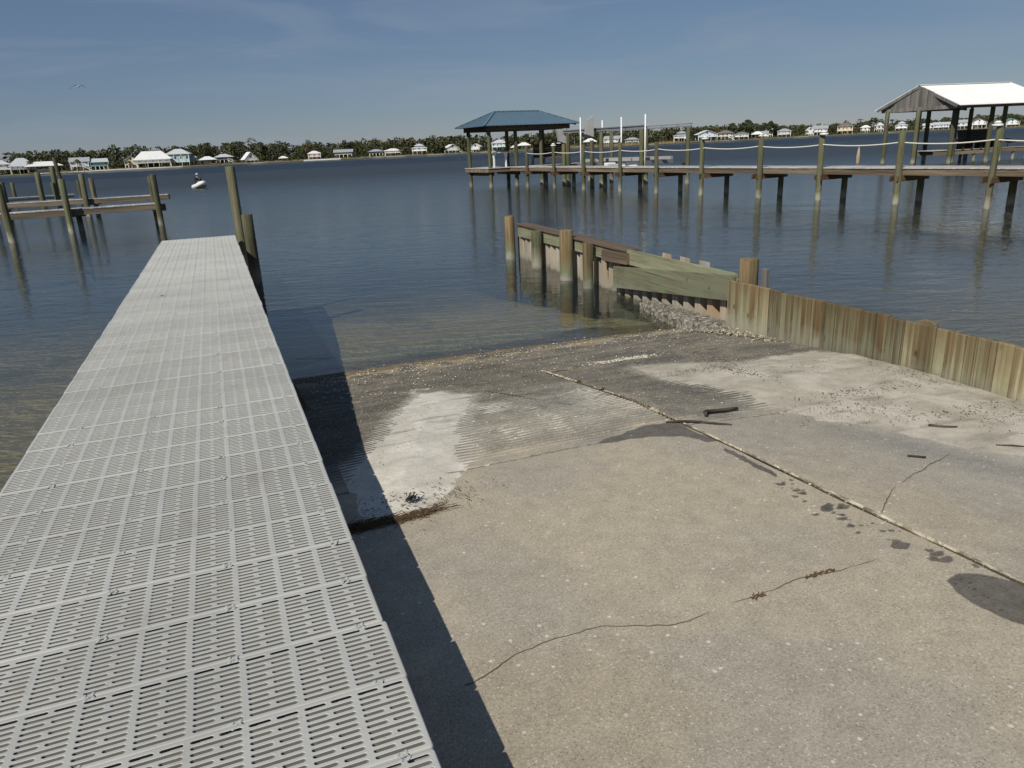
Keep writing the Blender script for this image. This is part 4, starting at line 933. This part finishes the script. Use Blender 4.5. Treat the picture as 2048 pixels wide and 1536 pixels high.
    if porch:
        m = MB(); yf = -bd_-1.5; zp = hs if hs > .3 else .25
        m.box(-bw_, bw_, yf, -bd_-.02, zp-.12, zp); m.build('porch_deck', M_white, e)
        m = MB(); m.box(-bw_, bw_, yf-.03, yf+.03, zp+.85, zp+.95); m.box(-bw_, bw_, yf-.03, yf+.03, zp+.35, zp+.42); m.build('railing', M_white, e)
        for x in np.linspace(-bw_, bw_, 4): inst('porch_post', st, e, (float(x), yf, -.6), (0, 0, 0), (.6, .6, ze+.55))
    if stairs:
        m = MB(); x0 = bw_*.35; yf = -bd_-1.6
        for q in range(7): m.box(x0+q*.42, x0+q*.42+.45, yf-1.0, yf-.05, hs*(1-q/7)-.12, hs*(1-q/7))
        m.beam((x0, yf-1.0, hs+.8), (x0+3.0, yf-1.0, .8), .08, .12); m.beam((x0, yf-1.0, hs), (x0+3.0, yf-1.0, 0), .08, .25); m.build('stairs', M_white, e)
    return e
WH, OW = (.72, .72, .70), (.60, .59, .55); GR_, DG, BR = (.34, .36, .38), (.17, .175, .18), (.19, .155, .125); LG = (.50, .52, .53)
HOUSES = [
 (-195.0, 303.2, 6.5, 5.8, OW, LG, 'hip', .34, 'grey-roofed white house at the far left end of the far shore', 0, 2, 1, 0),
 (-189.4, 307.3, 9.8, 6.3, WH, LG, 'tall_hip', .28, 'white two-storey house with pale hipped roof and a full-width porch, second from the left', 4, 5, 1, 0),
 (-172.3, 318.4, 7.6, 5.6, OW, GR_, 'gable_side', .34, 'grey-roofed house with white beach stairs beside the teal house', -6, 3, 1, 1),
 (-166.6, 321.4, 7.4, 4.9, (.17, .36, .33), LG, 'gable_side', .30, 'deep teal house with pale roof close to the beach', 5, 2, 0, 0),
 (-155.6, 326.8, 5.8, 5.4, (.62, .57, .40), LG, 'gable_front', .25, 'small pale yellow house with a gable, left of the big white roof', 0, 2, 0, 0),
 (-148.0, 330.5, 15.2, 6.9, OW, WH, 'tall_hip', .28, 'wide house under a very large white hipped roof', 0, 5, 1, 0),
 (-139.7, 337.9, 10.3, 7.4, (.36, .52, .52), LG, 'hip', .22, 'tall light aqua house rising behind the big white roof', -8, 4, 1, 0),
 (-134.7, 340.4, 6.2, 4.3, (.36, .35, .33), GR_, 'hip', .35, 'low grey-roofed house tucked right of the tall aqua house', 0, 2, 0, 0),
 (-123.3, 345.7, 8.4, 4.5, DG, LG, 'hip', .38, 'dark house with a grey metal roof and side stairs', 0, 3, 0, 1),
 (-113.5, 350.0, 6.4, 4.9, OW, WH, 'aframe', .20, 'white A-frame house at the edge of the woods', 18, 2, 1, 0),
 (-86.3, 359.0, 6.4, 4.1, (.60, .38, .36), WH, 'hip', .30, 'pink house with a white hipped roof', 0, 3, 1, 0),
 (-73.4, 362.4, 9.1, 4.2, (.46, .50, .46), GR_, 'gable_side', .38, 'long grey-green gabled house on stilts beside the pink house', -4, 5, 0, 0),
 (-58.5, 363.3, 7.3, 3.6, DG, GR_, 'hip', .42, 'dark stilt house under a grey hipped roof', 0, 3, 0, 0),
 (-50.6, 363.1, 8.5, 3.6, (.58, .50, .45), WH, 'hip', .40, 'beige stilt house with a white roof next to the dark stilt house', 0, 4, 1, 0),
 (-38.1, 362.5, 7.6, 5.1, WH, LG, 'tier', .34, 'white house with a two-tier roof left of the round oak', 0, 3, 1, 0),
 (-23.2, 361.2, 6.0, 4.2, OW, WH, 'gable_front', .30, 'white gabled house just right of the round oak', 20, 2, 1, 1),
 (-11.5, 361.8, 5.0, 4.0, OW, WH, 'gable_front', .30, 'small white gabled house seen between the pavilion posts at left', -15, 2, 1, 0),
 (-.7, 362.0, 8.0, 5.3, (.42, .62, .58), LG, 'hip', .34, 'pale aqua house seen through the blue-roofed pavilion', 0, 4, 1, 0),
 (52.9, 368.6, 7.8, 4.7, OW, GR_, 'gable_side', .32, 'grey gabled house with a chimney behind the lift guide poles', -10, 3, 1, 0),
 (62.4, 370.0, 7.4, 3.6, (.50, .47, .41), GR_, 'hip', .30, 'low beige house near the right end of the lift beam', 0, 3, 0, 0),
 (87.5, 376.3, 8.4, 5.4, (.50, .52, .52), GR_, 'tier', .38, 'grey stilt house with a two-tier roof right of the boat lift', 0, 4, 1, 1),
 (100.0, 379.4, 10.2, 5.3, (.48, .56, .66), WH, 'gable_front', .38, 'pale blue house with a bright white metal roof on stilts', 12, 4, 1, 0),
 (110.3, 382.1, 8.9, 4.9, OW, BR, 'hip', .36, 'white house with a brown shingle roof and long white stairs', 0, 4, 0, 1),
 (120.6, 389.3, 7.6, 3.9, OW, DG, 'hip', .34, 'white house with a dark roof beside the brown-roofed house', 0, 4, 1, 0),
 (135.2, 399.9, 5.2, 3.8, OW, GR_, 'gable_side', .30, 'small grey-roofed white house right of the low white boathouse', 0, 3, 1, 0),
 (140.9, 408.5, 4.4, 4.9, WH, LG, 'gable_side', .30, 'narrow white house standing high among the trees', 0, 3, 0, 0),
 (148.5, 407.1, 7.3, 4.6, (.48, .48, .46), GR_, 'hip', .32, 'grey hipped house with a wide porch on the tree-lined bank', 0, 4, 1, 0),
 (165.8, 416.9, 4.2, 4.8, WH, WH, 'gable_front', .22, 'small bright white gabled house left of a grey-roofed neighbour', 15, 2, 0, 0),
 (172.8, 420.7, 8.2, 5.4, OW, GR_, 'gable_side', .34, 'large white house with grey roof and wide deck among trees', 0, 4, 1, 0),
 (190.3, 429.6, 8.8, 6.1, (.60, .48, .27), BR, 'hip', .30, 'yellow house under a dark brown hipped roof', 0, 4, 1, 0),
 (207.2, 441.6, 5.5, 4.6, WH, WH, 'hip', .30, 'low white-roofed house half hidden by trees right of the yellow house', 0, 3, 0, 0),
 (217.2, 446.2, 5.5, 5.7, OW, LG, 'hip', .30, 'pale house behind the left post of the white-roofed boathouse', 0, 3, 0, 0),
 (230.9, 447.9, 6.8, 5.7, WH, LG, 'tier', .32, 'white house with a small turret seen under the boathouse gable', 0, 3, 1, 0),
 (243.5, 442.8, 5.8, 4.0, WH, LG, 'gable_side', .28, 'small white house left of a long pale blue one under the boathouse roof', 0, 3, 0, 0),
 (246.2, 434.2, 8.7, 4.3, (.55, .60, .64), LG, 'gable_side', .30, 'long pale blue house seen between the boathouse posts', 0, 5, 1, 0),
 (250.3, 419.3, 6.4, 5.0, (.52, .55, .58), GR_, 'gable_side', .30, 'blue-grey house just right of the middle boathouse posts', -12, 3, 1, 0),
 (252.2, 410.9, 7.4, 5.4, WH, BR, 'gable_front', .34, 'white house with two tall gables and a brown roof', 14, 3, 1, 0),
 (264.2, 402.7, 6.7, 4.5, WH, (.16, .27, .22), 'gable_front', .25, 'white house with a green roof at the far right end of the shore', 20, 3, 1, 0)]
for a in HOUSES: house(*a[:9], yaw=a[9], nwin=a[10], porch=bool(a[11]), stairs=bool(a[12]))
for a in [(-181.6, 308.7, 13.4, 4.6, OW, WH, 'shelter', 0, 'long low boathouse with a white hipped roof on the left part of the far shore'),
 (-127.3, 336.9, 7.6, 3.8, OW, WH, 'shelter', 0, 'white-roofed boathouse in front of the dark grey-roofed house'),
 (-98.2, 349.7, 4.4, 2.5, OW, WH, 'shelter', 0, 'small white-roofed boat shelter between the A-frame and the pink house'),
 (6.1, 354.9, 3.8, 2.5, OW, WH, 'shelter', 0, 'tiny white-roofed shelter right of the pale aqua house'),
 (10.4, 354.8, 6.6, 3.6, OW, WH, 'shelter', 0, 'white-roofed boathouse right of the pale aqua house, wider of two'),
 (26.1, 351.5, 4.8, 2.7, OW, WH, 'shelter', 0, 'white shelter roof just above the brown bench of the pavilion'),
 (41.1, 358.6, 6.7, 4.0, OW, WH, 'shelter', 0, 'white-roofed boathouse showing below the grey motor cover of the lift'),
 (129.0, 391.0, 6.0, 3.8, OW, WH, 'shelter', 0, 'low white-roofed boathouse right of the dark-roofed white house')]:
    house(*a, cat='boathouse', gz=.2)

# ---- woods behind the houses, and the trees that stand out from them
def clump_cloud(cx, cy, z0, z1, rad, n, size, base, shape, rs):
    """quads of leaf clumps spread through a crown"""
    k = n; u = rs.random(k); ang = rs.random(k)*2*np.pi
    if shape == 'pine': lay = np.floor(u*6)/6+rs.random(k)*.10; rr_ = rad*(.35+.75*np.sin(np.pi*np.clip(lay*.85+.12, 0, 1)))*np.sqrt(rs.random(k)); zz = z0+(z1-z0)*np.clip(lay, 0, 1)
    else: lay = u; th = np.arccos(1-1.8*u); rr_ = rad*np.sin(th)*(.55+.45*rs.random(k)**.5)*(1+.25*np.sin(ang*3+cx)); zz = (z0+z1)/2+(z1-z0)/2*np.cos(th)*(.7+.3*rs.random(k))
    P_ = np.stack([cx+rr_*np.cos(ang), cy+rr_*np.sin(ang), zz], 1)
    a = rs.normal(size=(k, 3)); a /= np.linalg.norm(a, axis=1)[:, None]; b = np.cross(a, rs.normal(size=(k, 3))); b /= np.linalg.norm(b, axis=1)[:, None]
    s1 = size*(.5+rs.random(k))[:, None]; s2 = s1*(.45+.4*rs.random(k))[:, None]
    V = np.stack([P_-a*s1, P_+b*s2, P_+a*s1*.8, P_-b*s2*.9], 1).reshape(-1, 3)
    g = (.75+.5*rs.random(k))[:, None]*(np.array(base)[None]*(1+.25*(rs.random((k, 3))-.5)))
    return V, np.repeat(g, 4, 0)
rs = np.random.default_rng(5); VV = []; CC = []; tr_ = MB()
for i in range(1050):
    a = rs.uniform(-43, 45); dd = float(shoreD(a))+ (24+rs.random()*16 if i < 620 else 40+rs.random()*45); H = float(treeH(a))*(.78+.30*rs.random())*(1+(dd-shoreD(a)-45)/500)
    if rs.random() < .12: H *= 1.16
    p = polar(a, dd); base = [(.058, .066, .028), (.074, .078, .032), (.048, .058, .028), (.080, .074, .034), (.066, .074, .038)][rs.integers(5)]
    rad = 1.5+1.5*rs.random(); V, C = clump_cloud(p.x, p.y, H*(.30 if rs.random() < .6 else .12), H, rad, 85, .55, base, 'pine' if rs.random() < .65 else 'round', rs); VV.append(V); CC.append(C)
    if i % 2 == 0: tr_.cyl((p.x, p.y, .3), (p.x+rs.normal()*.3, p.y, H*.9), .17, .07, 5)
for i in range(1100):        # understorey
    a = rs.uniform(-43, 45); dd = float(shoreD(a))+19+rs.random()*12; p = polar(a, dd); H = 1.6+2.4*rs.random(); V, C = clump_cloud(p.x, p.y, .4, H, 1.6+rs.random(), 34, .5, [(.045, .052, .020), (.07, .066, .028), (.038, .046, .022)][rs.integers(3)], 'round', rs); VV.append(V); CC.append(C)
V = np.concatenate(VV); C = np.concatenate(CC); F = np.arange(len(V)).reshape(-1, 4)
wd = empty('pine_woods', (0, 0, 0)); tag(wd, 'dark pine and oak woods stretching along the whole far shore', 'woods', None, 'stuff')
x_ = inst('crowns', soup_mesh('crowns', V, F, M_leaf, C), wd); x_['kind'] = 'stuff'; x_ = tr_.build('trunks', M_bark, wd); x_['kind'] = 'stuff'
VV = []; CC = []
for i in range(620):
    a = rs.uniform(-43, 45); dd = float(shoreD(a))+3+rs.random()*13; p = polar(a, dd)
    if -31 < a < -22 and rs.random() < .5: continue
    V, C = clump_cloud(p.x, p.y, .3, .8+1.5*rs.random()**2, .7+.8*rs.random(), 18, .34, [(.055, .058, .022), (.09, .085, .036), (.045, .05, .024)][rs.integers(3)], 'round', rs); VV.append(V); CC.append(C)
V = np.concatenate(VV); C = np.concatenate(CC); tag(inst('shore_scrub', soup_mesh('shore_scrub', V, np.arange(len(V)).reshape(-1, 4), M_leaf, C)), 'low green scrub between the houses and the far waterline', 'scrub', None, 'stuff')
VV = []; CC = []
for a0, a1, m_ in ((2.2, 5.8, 1500), (6.6, 10.5, 1300), (11.5, 13, 300)):
    for i in range(m_):
        a = rs.uniform(a0, a1); p = polar(a, float(shoreD(a))+rs.random()*7-1.5); h_ = .6+.9*rs.random(); lx, ly = rs.normal(size=2)*.15
        VV.append(np.array([(p.x-.10, p.y, 0), (p.x+.10, p.y, 0), (p.x+lx, p.y+ly, h_)])); CC.append(np.tile(np.array([.26, .205, .11])*(.6+.7*rs.random()), (3, 1)))
V = np.concatenate(VV); C = np.concatenate(CC); tag(inst('marsh_grass', soup_mesh('marsh_grass', V, np.arange(len(V)).reshape(-1, 3), M_leaf, C)), 'tan marsh grass along the far waterline behind the boat lift', 'grass', None, 'stuff')
def tree(azd, dD, H, rad, shape, label, base=(.045, .055, .022), zlow=.3, n=150, size=.5, name='shore_tree'):
    p = polar(azd, float(shoreD(azd))+dD); e = empty(name, (p.x, p.y, .4), 0, label, 'tree', 'single trees on the far shore'); r2 = np.random.default_rng(int(abs(azd)*100))
    if shape == 'palm':
        m = MB(); m.tube([(0, 0, 0), (.1, 0, H*.4), (.05, 0, H*.85)], [.2, .15, .13], 7); m.build('trunk', M_bark, e); VV = []; CC = []
        for q in range(20):
            an = q*2.4; el = r2.uniform(-.5, .9); L_ = H*.30
            for sgm in range(4):
                t0, t1 = sgm/4, (sgm+1)/4; f = lambda t: np.array([.05+math.cos(an)*L_*t, math.sin(an)*L_*t, H*.85+L_*(el*t-.9*t*t)])
                a_, b_ = f(t0), f(t1); sd_ = np.array([-math.sin(an), math.cos(an), .2])*.24*(1-t0*.7); VV.append(np.array([a_-sd_, b_-sd_*.8, b_+sd_*.8, a_+sd_])); CC.append(np.tile(np.array([.07, .075, .03])*r2.uniform(.6, 1.3), (4, 1)))
        V = np.concatenate(VV); C = np.concatenate(CC)
    else:
        m = MB(); m.tube([(0, 0, 0), (.15, .1, H*.4), (.0, .1, H*.9)], [.26, .2, .08], 7)
        for q in range(5): an = q*1.3; m.tube([(.1, .1, H*(.35+.1*q)), (math.cos(an)*rad*.6, math.sin(an)*rad*.6, H*(.48+.1*q))], [.1, .04], 5)
        m.build('trunk', M_bark, e); V, C = clump_cloud(0, 0, H*zlow, H, rad, n, size, base, shape, r2)
    inst('crown', soup_mesh('crown', V, np.arange(len(V)).reshape(-1, 4), M_leaf, C), e)
tree(-4.75, 6, 4.3, 3.7, 'round', 'broad round dark oak between two white houses left of the pavilion', zlow=.02, n=380, size=.55)
tree(-7.1, 8, 4.0, 2.3, 'round', 'grey-green rounded bushy tree left of the two-tier white house', (.085, .085, .055), .02, 220, .45)
tree(17.6, 20, 9.2, 3.6, 'round', 'tallest tree on the right half of the far shore, broad crowned', n=420, size=.6, zlow=.2)
tree(19.1, 20, 8.0, 3.2, 'round', 'second tall broad-crowned tree just right of the tallest one', n=360, size=.6, zlow=.25)
tree(16.6, 24, 8.0, 1.7, 'pine', 'slender pine just left of the tallest broad-crowned tree', n=140, zlow=.45)
tree(10.4, 20, 8.3, 2.8, 'pine', 'pine rising above the right end of the lift beam', n=200, zlow=.4)
tree(-31.2, 6, 5.2, 1.4, 'palm', 'palm in front of the white porch house at left', n=1, name='palm_tree')
tree(-28.6, 7, 5.0, 1.4, 'palm', 'palm between the long low boathouse and the grey house with stairs', n=1, name='palm_tree')
tree(-25.6, 7, 3.3, 1.2, 'palm', 'low palm left of the pale yellow gabled house', n=1, name='palm_tree')
tree(-23.0, 5, 3.6, 1.2, 'palm', 'palm standing before the right side of the big white roof', n=1, name='palm_tree')
tree(-21.3, 6, 4.0, 1.3, 'palm', 'dark palm right of the tall aqua house', n=1, name='palm_tree')
tree(25.6, 20, 8.0, 2.2, 'pine', 'flat-topped pine behind the left post of the white-roofed boathouse', n=120, zlow=.7)
# low private docks on the far shore
for azd, L_, lab in ((-29.6, 16, 'thin dock on piles below the long low boathouse on the far shore'), (-19.3, 12, 'thin dock below the white-roofed boathouse on the far shore'), (14.6, 26, 'row of dock piles in front of the pale blue house on the far shore'), (28.3, 30, 'long thin dock on dark piles seen below the turret house')):
    p = polar(azd, float(shoreD(azd))-2); e = empty('far_dock', p, -R(azd)+(R(4) if azd < 20 else R(-6)), lab, 'dock', 'docks on the far shore')
    MB().box(-L_/2, L_/2, -.7, .7, .55, .72).build('deck', M_pierwood, e)
    for q in range(9): MB().cyl((-L_/2+q*L_/8, -.6, -1), (-L_/2+q*L_/8, -.6, 1.0 if q % 2 else .7), .14, .12, 6).build('pile', M_pile, e)
p = polar(-13.0, 352); tag(MB().box(-8, 8, -.25, .25, -.5, .45, .03).build('low_seawall', M_white, None, p, (0, 0, R(13))), 'low white seawall at the water in front of the pink house', 'wall')
t = MB(); t.cyl((0, 0, 0), (0, 0, 12), .15, .05, 6); t = t.build('mast', M_greymetal, None, polar(-16.8, 380)); tag(t, 'thin mast rising above the far trees left of the pink house', 'mast')

# ================================================================== DINGHY AND HELMSMAN
M_infl = plain('inflatable_white', (.72, .72, .70), .45, .4, .06); M_skin = plain('skin', (.42, .27, .19), .6); M_navy = plain('dark_jacket', (.018, .022, .03), .85); M_trous = plain('grey_trousers', (.16, .17, .18), .85); M_hat = plain('pale_hat', (.55, .58, .60), .8)
by = R(-52)
dg = empty('inflatable_dinghy', (-27.6, 70.2, 0), by, 'small white inflatable dinghy with an outboard out on the bay', 'boat'); dg.rotation_euler = (R(2), R(-5), by); dg.scale = (.72, .72, .85)
path = [(-1.15, .55, .22), (-.3, .58, .22), (.5, .56, .25), (1.05, .44, .33), (1.4, .22, .42), (1.5, 0, .45), (1.4, -.22, .42), (1.05, -.44, .33), (.5, -.56, .25), (-.3, -.58, .22), (-1.15, -.55, .22)]
pp = []
for i in range(len(path)-1):
    for q in range(4): pp.append(Vector(path[i]).lerp(Vector(path[i+1]), q/4))
pp.append(Vector(path[-1])); sm = [pp[0]]+[(pp[i-1]+pp[i]*2+pp[i+1])/4 for i in range(1, len(pp)-1)]+[pp[-1]]
MB().tube(sm, [.10]+[.215]*(len(sm)-2)+[.10], 14).build('tube', M_infl, dg)
m = MB(); m.add([(-1.0, -.5, .1), (1.0, -.4, .16), (1.35, 0, .26), (1.0, .4, .16), (-1.0, .5, .1), (-1.0, 0, -.12), (1.0, 0, -.02)], [(0, 1, 6, 5), (5, 6, 3, 4), (1, 2, 6), (2, 3, 6), (4, 3, 2, 1, 0)]); m.build('hull', M_greycover, dg)
MB().box(-1.05, -.98, -.42, .42, .05, .52, .01).build('transom', M_greycover, dg)
m = MB(); m.box(-1.45, -1.08, -.13, .13, .45, .85, .05); m.box(-1.3, -1.16, -.05, .05, -.45, .45, .01); m.build('outboard_motor', M_dark, dg); MB().beam((-1.1, .05, .7), (-.6, .15, .78), .035, .035).build('tiller', M_dark, dg)
MB().box(-.45, -.2, -.48, .48, .36, .41, .01).build('thwart', M_white, dg); MB().box(.25, .75, -.3, .3, .16, .62, .08).build('storage_box', M_white, dg)
# seated person: one continuous skinned body, clothing as children
ps = empty('person', (0, 0, 0), by, 'person in a dark jacket and pale brimmed hat seated steering the dinghy', 'person')
ps.location = Vector((-27.6, 70.2, 0))+Vector((math.cos(by), math.sin(by), 0))*(-.45)+Vector((0, 0, -.08))
J = {'pelvis': (0, 0, .52, .14), 'belly': (.03, 0, .72, .135), 'chest': (.06, 0, .92, .15), 'neck': (.08, 0, 1.10, .055), 'head': (.10, 0, 1.20, .085), 'crown': (.10, 0, 1.30, .075),
     'ls': (.06, .19, .99, .06), 'le': (.02, .27, .74, .047), 'lh': (-.20, .24, .66, .035), 'lf': (-.27, .23, .67, .025), 'rs': (.06, -.19, .99, .06), 're': (.14, -.24, .74, .047), 'rh': (.36, -.14, .64, .035), 'rf': (.43, -.12, .63, .025),
     'lk': (.42, .16, .52, .075), 'la': (.48, .16, .16, .05), 'lt': (.64, .17, .13, .04), 'rk': (.42, -.16, .52, .075), 'ra': (.48, -.16, .16, .05), 'rt': (.64, -.17, .13, .04)}
Eg = [('pelvis', 'belly'), ('belly', 'chest'), ('chest', 'neck'), ('neck', 'head'), ('head', 'crown'), ('chest', 'ls'), ('ls', 'le'), ('le', 'lh'), ('lh', 'lf'), ('chest', 'rs'), ('rs', 're'), ('re', 'rh'), ('rh', 'rf'), ('pelvis', 'lk'), ('lk', 'la'), ('la', 'lt'), ('pelvis', 'rk'), ('rk', 'ra'), ('ra', 'rt')]
def skin(name, keys, edges, mat, grow, parent, root):
    ks = [k for k in J if k in keys]; ix = {k: i for i, k in enumerate(ks)}; me = bpy.data.meshes.new(name)
    me.from_pydata([J[k][:3] for k in ks], [(ix[a], ix[b]) for a, b in edges if a in ix and b in ix], []); me.materials.append(mat)
    o = inst(name, me, parent); md = o.modifiers.new('skin', 'SKIN'); md.use_smooth_shade = True
    for k in ks:
        v = me.skin_vertices[0].data[ix[k]]; v.radius = (J[k][3]+grow, J[k][3]+grow); v.use_root = (k == root)
    sb = o.modifiers.new('sub', 'SUBSURF'); sb.levels = 1; sb.render_levels = 2; return o
skin('body', set(J), Eg, M_skin, 0, ps, 'pelvis')
skin('jacket', {'pelvis', 'belly', 'chest', 'ls', 'le', 'lh', 'rs', 're', 'rh'}, Eg, M_navy, .022, ps, 'pelvis')
skin('trousers', {'pelvis', 'lk', 'la', 'rk', 'ra'}, Eg, M_trous, .018, ps, 'pelvis')
m = MB(); m.cyl((.11, 0, 1.265), (.11, 0, 1.28), .19, .185, 16); m.rings([[(.10+f*math.cos(a), f*math.sin(a), z) for a in [2*math.pi*i/14 for i in range(14)]] for z, f in ((1.275, .105), (1.35, .10), (1.39, .06))]); m.build('hat', M_hat, ps)

# ================================================================== BIRDS
M_pel = plain('brown_plumage', (.06, .05, .042), .85, .1, .3, 20); M_pelw = plain('white_plumage', (.66, .65, .6), .8, .1); M_bill = plain('bill', (.3, .24, .16), .5)
def loft(m, secs, seg=10):
    rg = []
    for (x, z, ry, rz_) in secs: rg.append([(x, ry*math.cos(a), z+rz_*math.sin(a)) for a in [2*math.pi*i/seg for i in range(seg)]])
    return m.rings(rg)
def pelican(loc, yaw, label, floating=False):
    e = empty('pelican', loc, yaw, label, 'bird', 'pelicans'); z = .02 if floating else .22
    m = MB(); loft(m, [(-.50, z+.10, .03, .015), (-.36, z+.12, .10, .06), (-.12, z+.15, .17, .14), (.12, z+.20, .16, .15), (.26, z+.26, .09, .10), (.31, z+.30, .05, .06)]); m.build('body', M_pel, e)
    m = MB(); m.tube([(.26, 0, z+.26), (.35, 0, z+.36), (.30, 0, z+.50), (.27, 0, z+.62), (.33, 0, z+.70), (.40, 0, z+.69)], [.07, .05, .042, .045, .06, .035], 10); m.build('neck_and_head', M_pelw, e)
    m = MB(); m.tube([(.39, 0, z+.68), (.52, 0, z+.55), (.60, 0, z+.44)], [.04, .03, .012], 8); m.build('bill', M_bill, e)
    for s_ in (-1, 1):
        m = MB(); loft(m, [(-.46, z+.14, .01, .01), (-.2, z+.18, .03, .10), (.1, z+.22, .035, .11), (.2, z+.24, .01, .04)]); m.build('wing', M_pel, e, (0, s_*.15, 0))
        if not floating: MB().cyl((.02, s_*.06, 0), (.02, s_*.06, z+.06), .014, .018, 6).build('leg', M_dark, e)
pelican((35.3, 53.7, .845), R(150), 'pelican with a white head perched out in the open on the boathouse dock')
pelican((34.15, 52.95, .845), R(60), 'pelican perched on the boathouse dock beside the dark slatted bench')
pelican((17.07, 71.74, 0), R(20), 'pelican floating on the bay beyond the pier', True)
gu = empty('gull', (-41.6, 79.5, 9.9), R(35), 'bird gliding with bent wings in the sky at upper left', 'bird'); gu.rotation_euler = (R(12), 0, R(20)); gu.scale = (1.1, 1.1, 1.1)
m = MB(); loft(m, [(-.26, 0, .02, .008), (-.14, .0, .05, .04), (.02, 0, .065, .06), (.15, .01, .045, .045), (.21, .02, .035, .035), (.27, .015, .008, .008)]); m.build('body', M_pelw, gu, (0, 0, 0), (0, 0, R(60)))
for s_ in (-1, 1):
    m = MB(); secs = [(.05, .0, .10), (.28, .10, .10), (.42, .05, .085), (.70, -.22, .03)]
    if s_ > 0: secs = [(.05, .0, .10), (.22, .09, .10), (.36, .06, .085), (.58, -.10, .03)]
    rg = []
    for (x, z, c_) in secs: rg.append([(s_*x, -c_, z), (s_*x, -c_*.3, z+.018), (s_*x, c_*.9, z+.012), (s_*x, c_*.4, z-.006)])
    m.rings(rg); m.build('wing', plain('grey_wing', (.045, .05, .065), .8), gu)

# ================================================================== THINGS LYING ON THE RAMP
def rz_(s, n): return float(ramp_z(s, n))
M_stick = wood('driftwood', (.05, .035, .025), (.12, .09, .06), 0, 20, 3, bump=.004)
def stick(pts, rad, name, label, cat='stick'):
    q = [(n, s, rz_(s, n)+l) for s, n, l in pts]; c0_ = Vector(q[0]); w = sn(pts[0][0], pts[0][1], c0_.z)
    o = MB().tube([Vector(p)-c0_ for p in q], rad, 8).build(name, M_stick, None, w, (0, 0, RROT)); tag(o, label, cat); return o
stick([(4.17, 3.055, .012), (4.20, 3.07, .03), (4.235, 3.10, .022), (4.235, 3.2, .020), (4.225, 3.3, .020), (4.22, 3.37, .022)], [.010, .016, .014, .012, .0125, .011], 'stick', 'thick broken stick with a hooked end lying right of the expansion joint')
stick([(4.17, 2.72, .012), (4.13, 2.80, .016), (4.07, 2.90, .014), (3.97, 3.02, .014), (3.93, 3.1, .01)], [.005, .009, .008, .006, .003], 'twig', 'thin brown twig lying across the expansion joint', 'twig')
stick([(3.42, 4.35, .03), (3.36, 4.42, .028), (3.32, 4.50, .03)], [.007, .008, .005], 'twig', 'short dark twig on the beige sand near the timber bulkhead', 'twig')
stick([(3.02, 3.70, .012), (2.96, 3.78, .012)], [.006, .006], 'twig', 'stubby dark twig at the lower edge of the beige sand', 'twig')
stick([(2.98, 4.42, .012), (2.93, 4.50, .016), (2.86, 4.60, .012)], [.004, .006, .003], 'twig', 'crooked twig near the right picture edge', 'twig')
pc = empty('pine_cone', sn(3.73, .77, rz_(3.73, .77)+.02), RROT+R(20), 'dark open pine cone on the white sand beside the dock shadow', 'pine cone')
m = MB(); m.tube([(-.03, 0, .012), (0, 0, .018), (.035, 0, .014)], [.008, .014, .005], 8); m.build('core', M_dark, pc)
for q in range(26):
    t = q/26; a = q*2.4; x = -.03+.062*t; rr2 = .034*(1-.5*t)
    MB().add([(x, .006*math.cos(a), .016+.006*math.sin(a)), (x+.012, rr2*math.cos(a+.25), .018+rr2*math.sin(a+.25)), (x+.018, rr2*1.1*math.cos(a), .019+rr2*1.1*math.sin(a)), (x+.012, rr2*math.cos(a-.25), .018+rr2*math.sin(a-.25))], [(0, 1, 2), (0, 2, 3)]).build('scale', M_dark, pc)
# dry weed tufts in the crack and the joint
M_weed = plain('dry_weed', (.12, .068, .024), .9, .1, .3, 80)
def tuft(s, n, L_, lab, cnt=55, ht=.007):
    m = MB()
    for i in range(cnt):
        x = random.uniform(-L_, L_); y = random.gauss(0, .006); a = random.random()*6.28; l = random.uniform(.006, .02); m.beam((x, y, 0), (x+l*math.cos(a)*1.4, y+l*math.sin(a), ht*random.random()), .0018, .0018)
    o = m.build('weed_tuft', M_weed, None, sn(s, n, rz_(s, n)+.004), (0, 0, RROT)); tag(o, lab, 'weed')
tuft(2.125, 2.17, .07, 'brown dry weed tuft lodged in the long crack')
tuft(2.10, 1.83, .03, 'small dark weed tuft in the long crack left of the larger tuft', 30)
tuft(5.30, 2.82, .03, 'brown weed growing in the upper expansion joint', 40, .03)
tuft(5.75, 2.82, .025, 'smaller brown weed higher up the expansion joint', 30, .03)
# dead leaf on the dock
lfm = MB(); lfm.add([(0, 0, .004), (.03, .012, .012), (.06, 0, .006), (.03, -.013, .010), (.085, .004, .004)], [(0, 1, 2, 3), (2, 1, 4), (0, 3, 2, 1)]); lf_o = lfm.build('dead_leaf', plain('dead_leaf', (.12, .10, .07), .9), None, sn(9.9, -.80, dock_z(9.9)+.004), (0, 0, .4)); tag(lf_o, 'single dead leaf lying on the grey deck panels', 'leaf')
